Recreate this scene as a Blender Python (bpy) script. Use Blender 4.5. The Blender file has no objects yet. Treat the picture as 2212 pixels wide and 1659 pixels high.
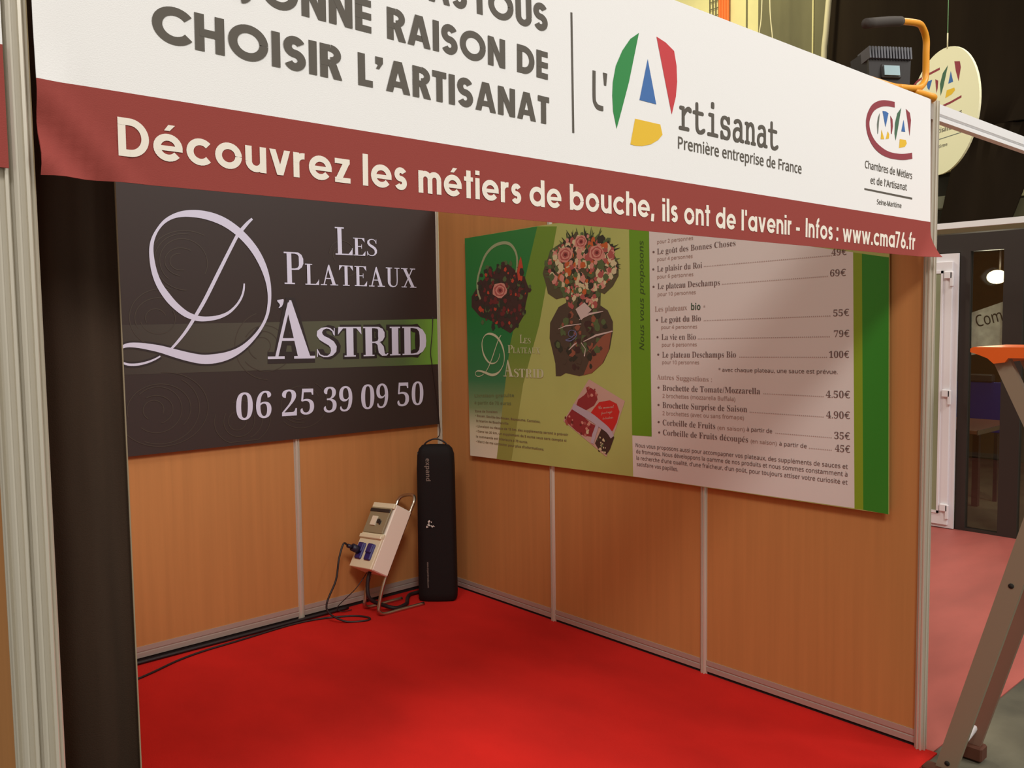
import bpy, math, random
from mathutils import Vector, Matrix

# ------------------------------------------------------------------ camera, light, exposure
SC = bpy.context.scene
COL = SC.collection
cam_data = bpy.data.cameras.new('camera')
cam = bpy.data.objects.new('camera', cam_data)
COL.objects.link(cam)
SC.camera = cam
cam.location = (-3.31437709, -4.36127942, 1.65517586)
cam.rotation_euler = (1.50027926, 0.01340158, -0.73456909)
cam_data.sensor_width = 36.0
cam_data.lens = 1873.8330950 / 2212.0 * 36.0
cam_data.clip_start = 0.02
cam_data.clip_end = 100

SC.view_settings.view_transform = 'Standard'
SC.view_settings.look = 'None'
SC.view_settings.gamma = 1.0
SC.view_settings.use_curve_mapping = False
SC.view_settings.exposure = 0.0

world = bpy.data.worlds.new('hall_air')
SC.world = world
world.use_nodes = True
world.node_tree.nodes['Background'].inputs[0].default_value = (1.0, 0.90, 0.76, 1)
world.node_tree.nodes['Background'].inputs[1].default_value = 0.41


def area(name, loc, aim, size, power, col):
    d = bpy.data.lights.new(name, 'AREA')
    d.shape = 'RECTANGLE'
    d.size, d.size_y = size
    d.energy = power
    d.color = col
    o = bpy.data.objects.new(name, d)
    COL.objects.link(o)
    o.location = loc
    o.rotation_euler = (Vector(aim) - Vector(loc)).to_track_quat('-Z', 'Y').to_euler()
    return o


area('hall_and_fill_lamp', (-5.6, -9.0, 8.8), (-1.0, -2.0, 1.0), (1.9, 1.9), 455, (1.0, 0.96, 0.90))
area('hall_and_fill_lamp', (-4.6, -3.4, 7.0), (-0.6, -1.4, 0.6), (1.5, 1.5), 95, (1.0, 0.95, 0.86))  # unseen fill light, added to lift the right wall and carpet
area('hall_and_fill_lamp', (2.2, -8.0, 6.5), (-1.0, -2.0, 0.5), (2.0, 2.0), 265, (1.0, 0.97, 0.93))
area('hall_and_fill_lamp', (1.2, 2.2, 6.0), (5.0, -1.0, 3.4), (0.8, 0.8), 150, (1.0, 0.96, 0.80))  # added out of view only to brighten the round hanging sign
area('hall_and_fill_lamp', (5.0, -3.0, 7.5), (4.5, -1.5, 0.0), (2.0, 2.0), 130, (1.0, 0.92, 0.78))
area('hall_and_fill_lamp', (9.0, 6.0, 9.5), (13.5, 8.0, 8.0), (1.5, 1.5), 260, (1.0, 0.93, 0.62))

# ------------------------------------------------------------------ materials


def lin(c):
    c = c / 255.0
    return c / 12.92 if c <= 0.04045 else ((c + 0.055) / 1.055) ** 2.4


def rgb(t):
    return (lin(t[0]), lin(t[1]), lin(t[2]), 1)


MATS = {}


def mat(name, col, rough=0.6, metal=0.0, spec=0.5, var=0.0, scale=(8, 8, 8), bump=0.0, bscale=200.0, emit=None, estr=0.0, sheen=0.0):
    m = bpy.data.materials.new(name)
    m.use_nodes = True
    nt = m.node_tree
    b = nt.nodes['Principled BSDF']
    b.inputs['Base Color'].default_value = rgb(col)
    b.inputs['Roughness'].default_value = rough
    b.inputs['Metallic'].default_value = metal
    b.inputs['Specular IOR Level'].default_value = spec
    if sheen:
        b.inputs['Sheen Weight'].default_value = sheen
    m.diffuse_color = rgb(col)
    if emit:
        b.inputs['Emission Color'].default_value = rgb(emit)
        b.inputs['Emission Strength'].default_value = estr
    if var or bump:
        tc = nt.nodes.new('ShaderNodeTexCoord')
        mp = nt.nodes.new('ShaderNodeMapping')
        mp.inputs['Scale'].default_value = scale
        nt.links.new(tc.outputs['Object'], mp.inputs[0])
    if var:
        n = nt.nodes.new('ShaderNodeTexNoise')
        n.inputs['Scale'].default_value = 1.0
        n.inputs['Detail'].default_value = 5
        nt.links.new(mp.outputs[0], n.inputs['Vector'])
        r = nt.nodes.new('ShaderNodeValToRGB')
        r.color_ramp.elements[0].position = 0.3
        r.color_ramp.elements[1].position = 0.7
        r.color_ramp.elements[0].color = rgb([max(0, x * (1 - var)) for x in col])
        r.color_ramp.elements[1].color = rgb([min(255, x * (1 + var)) for x in col])
        nt.links.new(n.outputs['Fac'], r.inputs[0])
        nt.links.new(r.outputs[0], b.inputs['Base Color'])
    if bump:
        n2 = nt.nodes.new('ShaderNodeTexNoise')
        n2.inputs['Scale'].default_value = bscale
        n2.inputs['Detail'].default_value = 3
        nt.links.new(tc.outputs['Object'], n2.inputs['Vector'])
        bp = nt.nodes.new('ShaderNodeBump')
        bp.inputs['Strength'].default_value = bump
        bp.inputs['Distance'].default_value = 0.004
        nt.links.new(n2.outputs['Fac'], bp.inputs['Height'])
        nt.links.new(bp.outputs[0], b.inputs['Normal'])
    MATS[name] = m
    return m


def ramp_mat(name, axis, stops, rough=0.45):
    """printed colour gradient along one world axis (flat print on a poster)"""
    m = bpy.data.materials.new(name)
    m.use_nodes = True
    nt = m.node_tree
    b = nt.nodes['Principled BSDF']
    b.inputs['Roughness'].default_value = rough
    g = nt.nodes.new('ShaderNodeNewGeometry')
    s = nt.nodes.new('ShaderNodeSeparateXYZ')
    nt.links.new(g.outputs['Position'], s.inputs[0])
    mr = nt.nodes.new('ShaderNodeMapRange')
    lo, hi = stops[0][0], stops[-1][0]
    mr.inputs['From Min'].default_value = lo
    mr.inputs['From Max'].default_value = hi
    nt.links.new(s.outputs[axis], mr.inputs['Value'])
    r = nt.nodes.new('ShaderNodeValToRGB')
    e = r.color_ramp.elements
    e[0].position, e[0].color = 0, rgb(stops[0][1])
    e[1].position, e[1].color = 1, rgb(stops[-1][1])
    for p, c in stops[1:-1]:
        x = e.new((p - lo) / (hi - lo))
        x.color = rgb(c)
    nt.links.new(mr.outputs[0], r.inputs[0])
    nt.links.new(r.outputs[0], b.inputs['Base Color'])
    MATS[name] = m
    return m


#                 name              colour            rough
mat('concrete', (92, 88, 73), 0.8, var=0.25, scale=(2.5, 2.5, 2.5), bump=0.3, bscale=60)
mat('red_carpet', (202, 38, 32), 0.95, spec=0.1, var=0.07, scale=(2.2, 1.3, 1), bump=0.5, bscale=350)
mat('filmed_carpet', (168, 86, 78), 0.55, spec=0.45, var=0.06, scale=(1.5, 4, 1), bump=0.15, bscale=9)
mat('beech', (188, 130, 77), 0.5, spec=0.3, var=0.025, scale=(34, 34, 1.1))
mat('aluminium', (214, 208, 194), 0.4, metal=0.45)
mat('aluminium_rail', (186, 176, 166), 0.5, metal=0.45)
mat('groove_shadow', (70, 62, 56), 0.7)
mat('fascia_cloth', (247, 247, 248), 0.75, spec=0.2, bump=0.1, bscale=500)
mat('fascia_red', (154, 70, 64), 0.75, spec=0.2, bump=0.1, bscale=500)
mat('fascia_white', (246, 238, 226), 0.7)
mat('fascia_grey', (92, 86, 78), 0.7)
mat('drape_brown', (58, 45, 36), 0.9, spec=0.1, var=0.06, scale=(30, 30, 3), bump=0.2, bscale=500)
mat('hem_pale', (150, 135, 110), 0.6)
mat('logo_green', (42, 140, 70), 0.7)
mat('logo_dkgreen', (70, 110, 84), 0.7)
mat('logo_red', (205, 58, 66), 0.7)
mat('logo_wine', (150, 58, 70), 0.7)
mat('logo_blue', (62, 112, 180), 0.7)
mat('logo_yellow', (240, 196, 50), 0.7)
mat('logo_grey', (112, 120, 112), 0.7)
mat('banner_black', (54, 43, 41), 0.5, spec=0.4)
mat('swirl', (64, 54, 46), 0.5)
ramp_mat('banner_stripe', 0, [(-2.05, (56, 46, 42)), (-1.2, (76, 72, 62)), (-0.5, (88, 94, 70)), (-0.28, (86, 108, 64)), (-0.12, (104, 150, 60)), (-0.02, (122, 180, 68))])
mat('halo', (42, 32, 34), 0.5)
mat('letter_pale', (212, 212, 236), 0.5)
mat('letter_cream', (196, 196, 160), 0.5)
mat('poster_olive', (176, 182, 104), 0.42, spec=0.5, var=0.03, scale=(1, 2, 2))
mat('menu_white', (220, 212, 208), 0.4, spec=0.5)
ramp_mat('green_band', 2, [(0.86, (222, 214, 192)), (1.02, (210, 206, 174)), (1.15, (130, 150, 104)), (1.32, (62, 122, 76)), (1.6, (36, 118, 56)), (2.2, (52, 124, 58))])
ramp_mat('green_mid', 2, [(0.86, (150, 152, 76)), (1.2, (148, 152, 76)), (1.5, (112, 140, 52)), (2.2, (108, 142, 46))])
mat('green_strip', (104, 152, 34), 0.42)
mat('gap_shade', (22, 18, 16), 0.9)  # black that paints the shade under the wall rails
mat('green_olive', (132, 158, 40), 0.42)
mat('green_dark', (48, 132, 40), 0.42)
mat('ink', (112, 90, 86), 0.6)
mat('ink_soft', (172, 150, 142), 0.6)
mat('ink_faint', (166, 138, 128), 0.6)
mat('bio_green', (62, 84, 62), 0.6)
mat('strip_ink', (58, 84, 30), 0.6)
mat('teal_ink', (112, 122, 78), 0.6)
mat('violet_ink', (128, 110, 82), 0.6)
mat('basket_pale', (150, 158, 118), 0.6)
mat('basket_dark', (66, 44, 38), 0.6)
mat('bouquet_dark', (84, 76, 52), 0.6)
mat('carrot', (186, 68, 44), 0.6)
mat('wrap_dark', (78, 64, 50), 0.6)
mat('wrap_brown', (142, 84, 62), 0.6)
mat('paper_pale', (200, 180, 172), 0.6)
mat('small_logo', (110, 112, 150), 0.6)
mat('leaflet_pale', (196, 160, 146), 0.6)
mat('leaflet_red', (196, 40, 34), 0.6)
mat('leaflet_wine', (142, 46, 48), 0.6)
mat('leaflet_lace', (182, 166, 176), 0.6)
mat('petal_pink', (204, 140, 124), 0.6)
mat('petal_rose', (168, 84, 78), 0.6)
mat('petal_cream', (204, 190, 150), 0.6)
mat('petal_green', (84, 100, 60), 0.6)
mat('petal_maroon', (108, 42, 40), 0.6)
mat('petal_orange', (190, 92, 44), 0.6)
mat('petal_dark', (52, 50, 38), 0.6)
mat('bag_black', (25, 19, 19), 0.75, spec=0.25, bump=0.3, bscale=600)
mat('bag_print', (120, 108, 100), 0.6)
mat('bag_text', (150, 136, 126), 0.6)
mat('foil', (226, 222, 214), 0.35)
mat('box_grey', (240, 228, 214), 0.5)
mat('box_cream', (232, 222, 192), 0.5)
mat('box_window', (150, 140, 112), 0.15, spec=0.8)
mat('switch_white', (236, 226, 205), 0.4)
mat('socket_blue', (46, 38, 112), 0.4)
mat('plug_navy', (34, 30, 52), 0.45)
mat('cable_black', (34, 24, 26), 0.5)
mat('chrome', (190, 176, 160), 0.25, metal=0.95)
mat('lamp_black', (42, 38, 38), 0.5)
mat('lamp_fins', (84, 84, 92), 0.45)
mat('lamp_yellow', (240, 160, 30), 0.4)
mat('grip_foam', (66, 60, 56), 0.85)
mat('lamp_sticker', (170, 196, 204), 0.25, metal=0.4)
mat('disc_board', (246, 244, 206), 0.6)
mat('frame_dark', (44, 36, 32), 0.5)
mat('beam_grey', (236, 236, 238), 0.6)
mat('door_white', (226, 222, 226), 0.4)
mat('door_glazing', (140, 146, 116), 0.3)
mat('stand_wall', (96, 78, 50), 0.8)
mat('stand_floor', (92, 88, 66), 0.6, var=0.15, scale=(3, 3, 3))
mat('paper_sign', (196, 194, 184), 0.8, var=0.08, scale=(20, 20, 20))
mat('sign_ink', (44, 40, 34), 0.7)
mat('blue_board', (22, 34, 130), 0.5)
mat('table_top', (120, 76, 56), 0.4)
mat('table_leg', (56, 38, 26), 0.5)
mat('lamp_glow', (255, 240, 190), 0.5, emit=(255, 226, 160), estr=14)
mat('ladder_alu', (150, 136, 116), 0.5, metal=0.35)
mat('ladder_rear', (140, 108, 92), 0.5, metal=0.3)
mat('ladder_orange', (226, 98, 34), 0.35)
mat('ladder_foot', (84, 44, 26), 0.8)
mat('hole_dark', (30, 26, 22), 0.8)
mat('hall_cream', (224, 216, 160), 0.85, var=0.05, scale=(1, 1, 1))
mat('hall_olive', (112, 108, 80), 0.8, var=0.06, scale=(1.5, 1.5, .6))
mat('hall_dark', (54, 50, 40), 0.9)
mat('black_drape', (44, 36, 28), 0.95, spec=0.05, var=0.08, scale=(1, 2, 0.3))
mat('cable_orange', (232, 120, 56), 0.6)
mat('wire_pale', (214, 206, 170), 0.6)
mat('truss_grey', (120, 120, 100), 0.5)
mat('green_wire', (150, 210, 150), 0.5)
mat('tube_light', (240, 240, 230), 0.5, emit=(236, 240, 230), estr=1.2)
gl = bpy.data.materials.new('stand_glass')
gl.use_nodes = True
nt = gl.node_tree
nt.nodes.remove(nt.nodes['Principled BSDF'])
g1 = nt.nodes.new('ShaderNodeBsdfTransparent')
g1.inputs[0].default_value = (0.86, 0.88, 0.84, 1)
g2 = nt.nodes.new('ShaderNodeBsdfGlossy')
g2.inputs['Roughness'].default_value = 0.02
mx = nt.nodes.new('ShaderNodeMixShader')
mx.inputs[0].default_value = 0.05
nt.links.new(g1.outputs[0], mx.inputs[1])
nt.links.new(g2.outputs[0], mx.inputs[2])
nt.links.new(mx.outputs[0], nt.nodes['Material Output'].inputs[0])
MATS['stand_glass'] = gl

# ------------------------------------------------------------------ mesh helpers


class MB:
    """collects shapes (world coordinates) and links them as ONE mesh object"""

    def __init__(self):
        self.v, self.f, self.m, self.mats, self.smooth = [], [], [], [], []

    def mi(self, name):
        if name not in self.mats:
            self.mats.append(name)
        return self.mats.index(name)

    def add(self, verts, faces, m, smooth=False):
        k = len(self.v)
        self.v += [tuple(x) for x in verts]
        i = self.mi(m)
        for fc in faces:
            self.f.append([a + k for a in fc])
            self.m.append(i)
            self.smooth.append(smooth)
        return self

    def box(self, lo, hi, m, M=None, bevel=0.0):
        x0, y0, z0 = lo
        x1, y1, z1 = hi
        if bevel:
            b = bevel
            ring = lambda z, q: [(x0 + q, y0 + b, z), (x0 + b, y0 + q, z), (x1 - b, y0 + q, z), (x1 - q, y0 + b, z), (x1 - q, y1 - b, z), (x1 - b, y1 - q, z), (x0 + b, y1 - q, z), (x0 + q, y1 - b, z)]
            V = ring(z0, b) + ring(z0 + b, 0) + ring(z1 - b, 0) + ring(z1, b)
            F = [list(range(7, -1, -1)), list(range(24, 32))]
            for r in range(3):
                for i in range(8):
                    j = (i + 1) % 8
                    F.append([r * 8 + i, r * 8 + j, r * 8 + 8 + j, r * 8 + 8 + i])
        else:
            V = [(x0, y0, z0), (x1, y0, z0), (x1, y1, z0), (x0, y1, z0), (x0, y0, z1), (x1, y0, z1), (x1, y1, z1), (x0, y1, z1)]
            F = [[3, 2, 1, 0], [4, 5, 6, 7], [0, 1, 5, 4], [1, 2, 6, 5], [2, 3, 7, 6], [3, 0, 4, 7]]
        if M is not None:
            V = [M @ Vector(p) for p in V]
        return self.add(V, F, m)

    def prism(self, prof, axis, a, b, m, org=(0, 0, 0)):
        """profile (list of 2D points) swept along axis 'x'/'y'/'z' from a to b"""
        def P(u, v, t):
            p = {'z': (u, v, t), 'x': (t, u, v), 'y': (u, t, v)}[axis]
            return tuple(p[i] + org[i] for i in range(3))
        n = len(prof)
        V = [P(u, v, a) for u, v in prof] + [P(u, v, b) for u, v in prof]
        F = [[i, (i + 1) % n, n + (i + 1) % n, n + i] for i in range(n)]
        F += [list(range(n - 1, -1, -1)), list(range(n, 2 * n))]
        return self.add(V, F, m)

    def tube(self, pts, r, m, sides=10, sub=6, closed=False, smooth=True):
        P = [Vector(p) for p in pts]
        if sub > 1 and len(P) > 2:
            Q = []
            for i in range(len(P) - 1):
                p0 = P[max(i - 1, 0)]
                p1, p2 = P[i], P[i + 1]
                p3 = P[min(i + 2, len(P) - 1)]
                for k in range(sub):
                    t = k / sub
                    Q.append(0.5 * ((2 * p1) + (p2 - p0) * t + (2 * p0 - 5 * p1 + 4 * p2 - p3) * t * t + (3 * p1 - p0 - 3 * p2 + p3) * t ** 3))
            Q.append(P[-1])
            P = Q
        n = len(P)
        up = Vector((0.013, 0.027, 1)).normalized()
        V = []
        nrm = None
        for i, p in enumerate(P):
            t = (P[min(i + 1, n - 1)] - P[max(i - 1, 0)]).normalized()
            if nrm is None:
                nrm = t.cross(up)
                if nrm.length < 1e-3:
                    nrm = t.cross(Vector((1, 0, 0)))
            nrm = (nrm - t * nrm.dot(t)).normalized()
            bn = t.cross(nrm)
            for k in range(sides):
                a = 2 * math.pi * k / sides
                V.append(p + nrm * (r * math.cos(a)) + bn * (r * math.sin(a)))
        F = []
        for i in range(n - 1):
            for k in range(sides):
                j = (k + 1) % sides
                F.append([i * sides + k, i * sides + j, (i + 1) * sides + j, (i + 1) * sides + k])
        F += [list(range(sides - 1, -1, -1)), list(range((n - 1) * sides, n * sides))]
        return self.add(V, F, m, smooth)

    def build(self, name, parent=None, kind=None, mod=None):
        me = bpy.data.meshes.new(name)
        off = Vector((0, 0, 0))
        q = parent
        while q is not None:
            off += q.location
            q = q.parent
        me.from_pydata([Vector(p) - off for p in self.v], [], self.f)
        for mn in self.mats:
            me.materials.append(MATS[mn])
        me.polygons.foreach_set('material_index', self.m)
        me.polygons.foreach_set('use_smooth', self.smooth)
        me.update()
        o = bpy.data.objects.new(name, me)
        COL.objects.link(o)
        if parent is not None:
            o.parent = parent
        if kind:
            o['kind'] = kind
        return o


def thing(name, label, cat, loc=(0, 0, 0), group=None):
    o = bpy.data.objects.new(name, None)
    COL.objects.link(o)
    o.location = loc
    o.empty_display_size = 0.1
    o['label'] = label
    o['category'] = cat
    if group:
        o['group'] = group
    return o


def tag(o, label, cat, group=None):
    o['label'] = label
    o['category'] = cat
    if group:
        o['group'] = group
    return o


def struct(name, loc=(0, 0, 0)):
    o = bpy.data.objects.new(name, None)
    COL.objects.link(o)
    o.location = loc
    o['kind'] = 'structure'
    return o


# ------------------------------------------------------------------ drawn lettering
# strokes are [(x, y, width), ...]; polygons are [(x, y), ...]; cap height = 1


def ar(cx, cy, rx, ry, a0, a1, w, n=18):
    return [(cx + rx * math.cos(math.radians(a0 + (a1 - a0) * i / n)), cy + ry * math.sin(math.radians(a0 + (a1 - a0) * i / n)), w) for i in range(n + 1)]


def ln(x0, y0, x1, y1, w):
    return [(x0, y0, w), (x1, y1, w)]


def para(x0, y0, x1, y1, w):
    return 'P', [(x0 - w / 2, y0), (x0 + w / 2, y0), (x1 + w / 2, y1), (x1 - w / 2, y1)]


def geo(c, w):
    X = 0.74
    h = w / 2
    R = (X - w) / 2
    k = h + R
    right = h + 2 * R
    ra = 0.5 * (0.60 - w)
    if c in 'éè':
        a, g = geo('e', w)
        return a, g + [('P', [(k - .09, X + .08), (k + .05, X + .08), (k + .19, X + .24), (k + .02, X + .24)])]
    if c == 'o': return 2 * k, [ar(k, k, R, R, 0, 360, w, 28)]
    if c == 'a': return 2 * k, [ar(k, k, R, R, 0, 360, w, 28), ln(right, 0, right, X, w)]
    if c == 'd': return 2 * k, [ar(k, k, R, R, 0, 360, w, 28), ln(right, 0, right, 1, w)]
    if c == 'b': return 2 * k, [ar(k, k, R, R, 0, 360, w, 28), ln(h, 0, h, 1, w)]
    if c == 'c': return 1.78 * k, [ar(k, k, R, R, 42, 318, w, 24)]
    if c == 'e': return 2 * k, [ar(k, k, R, R, 0, 322, w, 26), ln(h, k - h * .2, right + h * .96, k - h * .2, w * .72)]
    if c == 'l': return w, [ln(h, 0, h, 1, w)]
    if c == 'i': return w, [ln(h, 0, h, X, w), ln(h, .85, h, 1, w)]
    if c == 'I': return w, [ln(h, 0, h, 1, w)]
    if c == 't': return .38, [ln(.19, 0, .19, .96, w), ln(0, X - h * .8, .38, X - h * .8, w * .8)]
    if c == 'f': return .38, [ln(.17, 0, .17, .8, w), ar(.17 + .2, .8, .2, .2 - h + .1, 180, 95, w, 8), ln(0, X - h * .8, .36, X - h * .8, w * .8)]
    if c in 'nh': return .60, [ln(h, 0, h, X if c == 'n' else 1, w), ar(h + ra, X - h - ra, ra, ra, 180, 0, w), ln(h + 2 * ra, X - h - ra, h + 2 * ra, 0, w)]
    if c == 'u': return .60, [ln(h, X, h, h + ra, w), ar(h + ra, h + ra, ra, ra, 180, 360, w), ln(h + 2 * ra, X, h + 2 * ra, 0, w)]
    if c == 'm':
        g = [ln(h, 0, h, X, w)]
        rb = .5 * (.54 - w)
        for s in (0, 2 * rb):
            g += [ar(h + s + rb, X - h - rb, rb, rb, 180, 0, w), ln(h + s + 2 * rb, X - h - rb, h + s + 2 * rb, 0, w)]
        return w + 4 * rb, g
    if c == 'r': return .38, [ln(h, 0, h, X, w), ar(h + ra * 1.1, X - h - ra, ra * 1.1, ra, 180, 82, w, 10)]
    if c in 'sS':
        H = X if c == 's' else 1
        W = .46 if c == 's' else .60
        ry, rx = (H - w) / 4, (W - w) / 2
        return W, [ar(W / 2, H - h - ry, rx, ry, 25, 270, w, 16) + ar(W / 2, h + ry, rx, ry, 90, -155, w, 16)[1:]]
    if c == 'v': return .62, [para(.31, 0, .09, X, w * 1.0), para(.31, 0, .53, X, w * 1.0)]
    if c == 'w': return .92, [para(.27, 0, .08, X, w * .95), para(.27, 0, .46, X, w * .95), para(.65, 0, .46, X, w * .95), para(.65, 0, .84, X, w * .95)]
    if c == 'z': return .52, [ln(0, h * .85, .52, h * .85, w * .85), ln(0, X - h * .85, .50, X - h * .85, w * .85), para(.12, h, .40, X - h, w * 1.2)]
    if c == '.': return w, [ln(h, 0, h, w, w)]
    if c == ',': return w, [para(h * .6, -.14, h, w, w)]
    if c == ':': return w, [ln(h, 0, h, w, w), ln(h, X - w, h, X, w)]
    if c == '-': return .3, [ln(0, .34, .3, .34, w * .9)]
    if c == "'": return w * .8, [para(h * .8, .72, h * .8, 1, w * .8)]
    if c == '’': return w * 1.1, [('P', [(0, 1), (w * 1.1, 1), (w * 1.1, .82), (w * .55, .62), (0.02, .62), (w * .4, .76), (0, .78)])]
    if c == '7': return .56, [ln(0, 1 - h * .85, .56, 1 - h * .85, w * .85), para(.17, 0, .46, 1 - h, w)]
    if c == '6': return .62, [ar(.31, .31, .31 - h, .31 - h, 0, 360, w, 24), para(h + .03, .38, .36, 1, w * 1.05)]
    if c == 'D': return .74, [ln(h, 0, h, 1, w), ln(0, h, .3, h, w), ln(0, 1 - h, .3, 1 - h, w), ar(.28, .5, .46 - h, .5 - h, -90, 90, w, 20)]
    if c == 'C': return .86, [ar(.5, .5, .5 - h, .5 - h, 38, 322, w, 28)]
    if c == 'O': return 1.0, [ar(.5, .5, .5 - h, .5 - h, 0, 360, w, 36)]
    if c == 'H': return .70, [ln(h, 0, h, 1, w), ln(.7 - h, 0, .7 - h, 1, w), ln(h, .5, .7 - h, .5, w * .9)]
    if c == 'L': return .46, [ln(h, 0, h, 1, w), ln(0, h * .9, .46, h * .9, w * .9)]
    if c == 'E': return .50, [ln(h, 0, h, 1, w)] + [ln(0, y, .5, y, w * .9) for y in (h * .9, .5, 1 - h * .9)]
    if c == 'T': return .50, [ln(.25, 0, .25, 1, w), ln(0, 1 - h * .9, .5, 1 - h * .9, w * .9)]
    if c == 'A': return .80, [para(h, 0, .40 - h * .2, 1, w), para(.8 - h, 0, .40 + h * .2, 1, w), ln(.2, .27, .6, .27, w * .8)]
    if c == 'N': return .70, [ln(h, 0, h, 1, w), ln(.7 - h, 0, .7 - h, 1, w), para(.7 - h, 0, h, 1, w)]
    if c == 'U': return .66, [ln(h, 1, h, .33, w), ar(.33, .33, .33 - h, .33 - h, 180, 360, w), ln(.66 - h, .33, .66 - h, 1, w)]
    if c in 'RPB':
        g = [ln(h, 0, h, 1, w), ln(0, 1 - h * .85, .3, 1 - h * .85, w * .85), ln(0, .46, .3, .46, w * .85), ar(.3, .72, .26 - h * .5, .28 - h * .85, -90, 90, w * .92, 14)]
        if c == 'R': g.append(para(.62 - h, 0, .34, .46, w * 1.1))
        if c == 'B': g += [ln(0, h * .85, .3, h * .85, w * .85), ar(.3, .23, .28 - h * .5, .23, -90, 90, w * .92, 14)]
        return .60, g
    return .32, []


def serif(c, s, e=0.0):
    """thick stems, hairline bars and flat serifs; e widens everything for an outline"""
    hr = .045 + e
    s = s + e

    def foot(x, y, w=.30):
        return ln(x - w / 2 - e / 2, y + (.0225 if y < .5 else -.0225), x + w / 2 + e / 2, y + (.0225 if y < .5 else -.0225), hr)
    if c == 'I': return .36, [ln(.18, 0, .18, 1, s), foot(.18, 0), foot(.18, 1)]
    if c == 'L': return .62, [ln(.18, 0, .18, 1, s), foot(.18, 1), ln(.03, .0225, .6, .0225, hr), [(.585, 0, .03 + e), (.595, .26, .02 + e)], ('P', [(.45, .02), (.6, .02), (.605, .24)])]
    if c == 'E': return .62, [ln(.18, 0, .18, 1, s), ln(.03, .0225, .58, .0225, hr), ln(.03, .9775, .56, .9775, hr), ln(.18, .52, .42, .52, hr), ln(.42, .40, .42, .64, .025 + e), ('P', [(.44, .02), (.585, .02), (.60, .26)]), ('P', [(.42, .98), (.555, .98), (.57, .76)])]
    if c == 'T': return .66, [ln(.33, 0, .33, 1, s), foot(.33, 0), ln(.03, .9775, .63, .9775, hr), ('P', [(.03, .98), (.17, .98), (.015, .74)]), ('P', [(.63, .98), (.49, .98), (.645, .74)])]
    if c == 'A': return .80, [para(.17, 0, .385, .96, hr * 1.1), ('P', [(.62 - s * .55, 0), (.62 + s * .55, 0), (.415 + e * .5, 1 + e * .3), (.385 - e * .5, 1 + e * .3), (.345, .86)]), ln(.24, .33, .55, .33, hr), foot(.17, 0, .26), foot(.62, 0, .34)]
    if c == 'U': return .74, [ln(.18, 1, .18, .3, s), [(.18, .3, s), (.19, .18, s * .9), (.25, .07, s * .7), (.36, .022, hr * 1.3), (.48, .05, hr), (.55, .14, hr), (.57, .3, hr)], ln(.57, .3, .57, 1, hr), foot(.18, 1), foot(.57, 1, .24)]
    if c == 'X': return .76, [para(.60, 0, .17, 1, s * 1.15), para(.15, 0, .58, 1, hr * 1.2), foot(.15, 0, .26), foot(.60, 0, .32), foot(.17, 1, .32), foot(.58, 1, .26)]
    if c in 'PR':
        g = [ln(.18, 0, .18, 1, s), foot(.18, 0), ln(.03, .9775, .36, .9775, hr), ln(.18, .47, .36, .47, hr),
             [(.34, .9775, hr), (.44, .965, hr * 1.6), (.505, .90, s * .75), (.53, .80, s * .98), (.53, .66, s * .98), (.505, .56, s * .75), (.44, .49, hr * 1.6), (.34, .47, hr)]]
        if c == 'R': g += [[(.36, .47, hr), (.46, .42, s * .6), (.51, .30, s * .9), (.53, .13, s * .9), (.58, .04, s * .6), (.66, .02, hr), (.71, .08, hr * .8)]]
        return (.62 if c == 'P' else .74), g
    if c == 'D': return .76, [ln(.18, 0, .18, 1, s), ln(.03, .0225, .38, .0225, hr), ln(.03, .9775, .38, .9775, hr),
                             [(.34, .9775, hr), (.48, .955, hr * 1.7), (.58, .86, s * .7), (.635, .70, s), (.645, .5, s * 1.06), (.635, .3, s), (.58, .14, s * .7), (.48, .045, hr * 1.7), (.34, .0225, hr)]]
    if c == 'S': return .56, [[(.47, .74, .02 + e), (.45, .86, .035 + e), (.37, .95, hr), (.28, .972, hr), (.18, .94, s * .45), (.11, .85, s * .7), (.11, .74, s * .85), (.17, .64, s * .95), (.28, .56, s * 1.05), (.40, .46, s * 1.0), (.46, .34, s * .9), (.46, .2, s * .75), (.40, .09, s * .5), (.30, .03, hr), (.20, .035, hr), (.10, .1, .04 + e), (.05, .25, .02 + e)],
                             ln(.485, .72, .485, .97, .022 + e), ln(.045, .03, .045, .28, .022 + e)]
    if c == '’': return .22, [[(.11, .93, .20 + e), (.12, .88, .2 + e), (.14, .80, .12 + e), (.13, .72, .06 + e), (.06, .65, .02 + e)]]
    return .3, []


def strip(pts):
    """a variable width stroke as quads"""
    n = len(pts)
    V, F = [], []
    for i, (x, y, w) in enumerate(pts):
        x0, y0 = pts[max(i - 1, 0)][:2]
        x1, y1 = pts[min(i + 1, n - 1)][:2]
        dx, dy = x1 - x0, y1 - y0
        L = math.hypot(dx, dy) or 1
        nx, ny = -dy / L * w / 2, dx / L * w / 2
        V += [(x + nx, y + ny), (x - nx, y - ny)]
    for i in range(n - 1):
        F.append([2 * i, 2 * i + 1, 2 * i + 3, 2 * i + 2])
    return V, F


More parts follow.
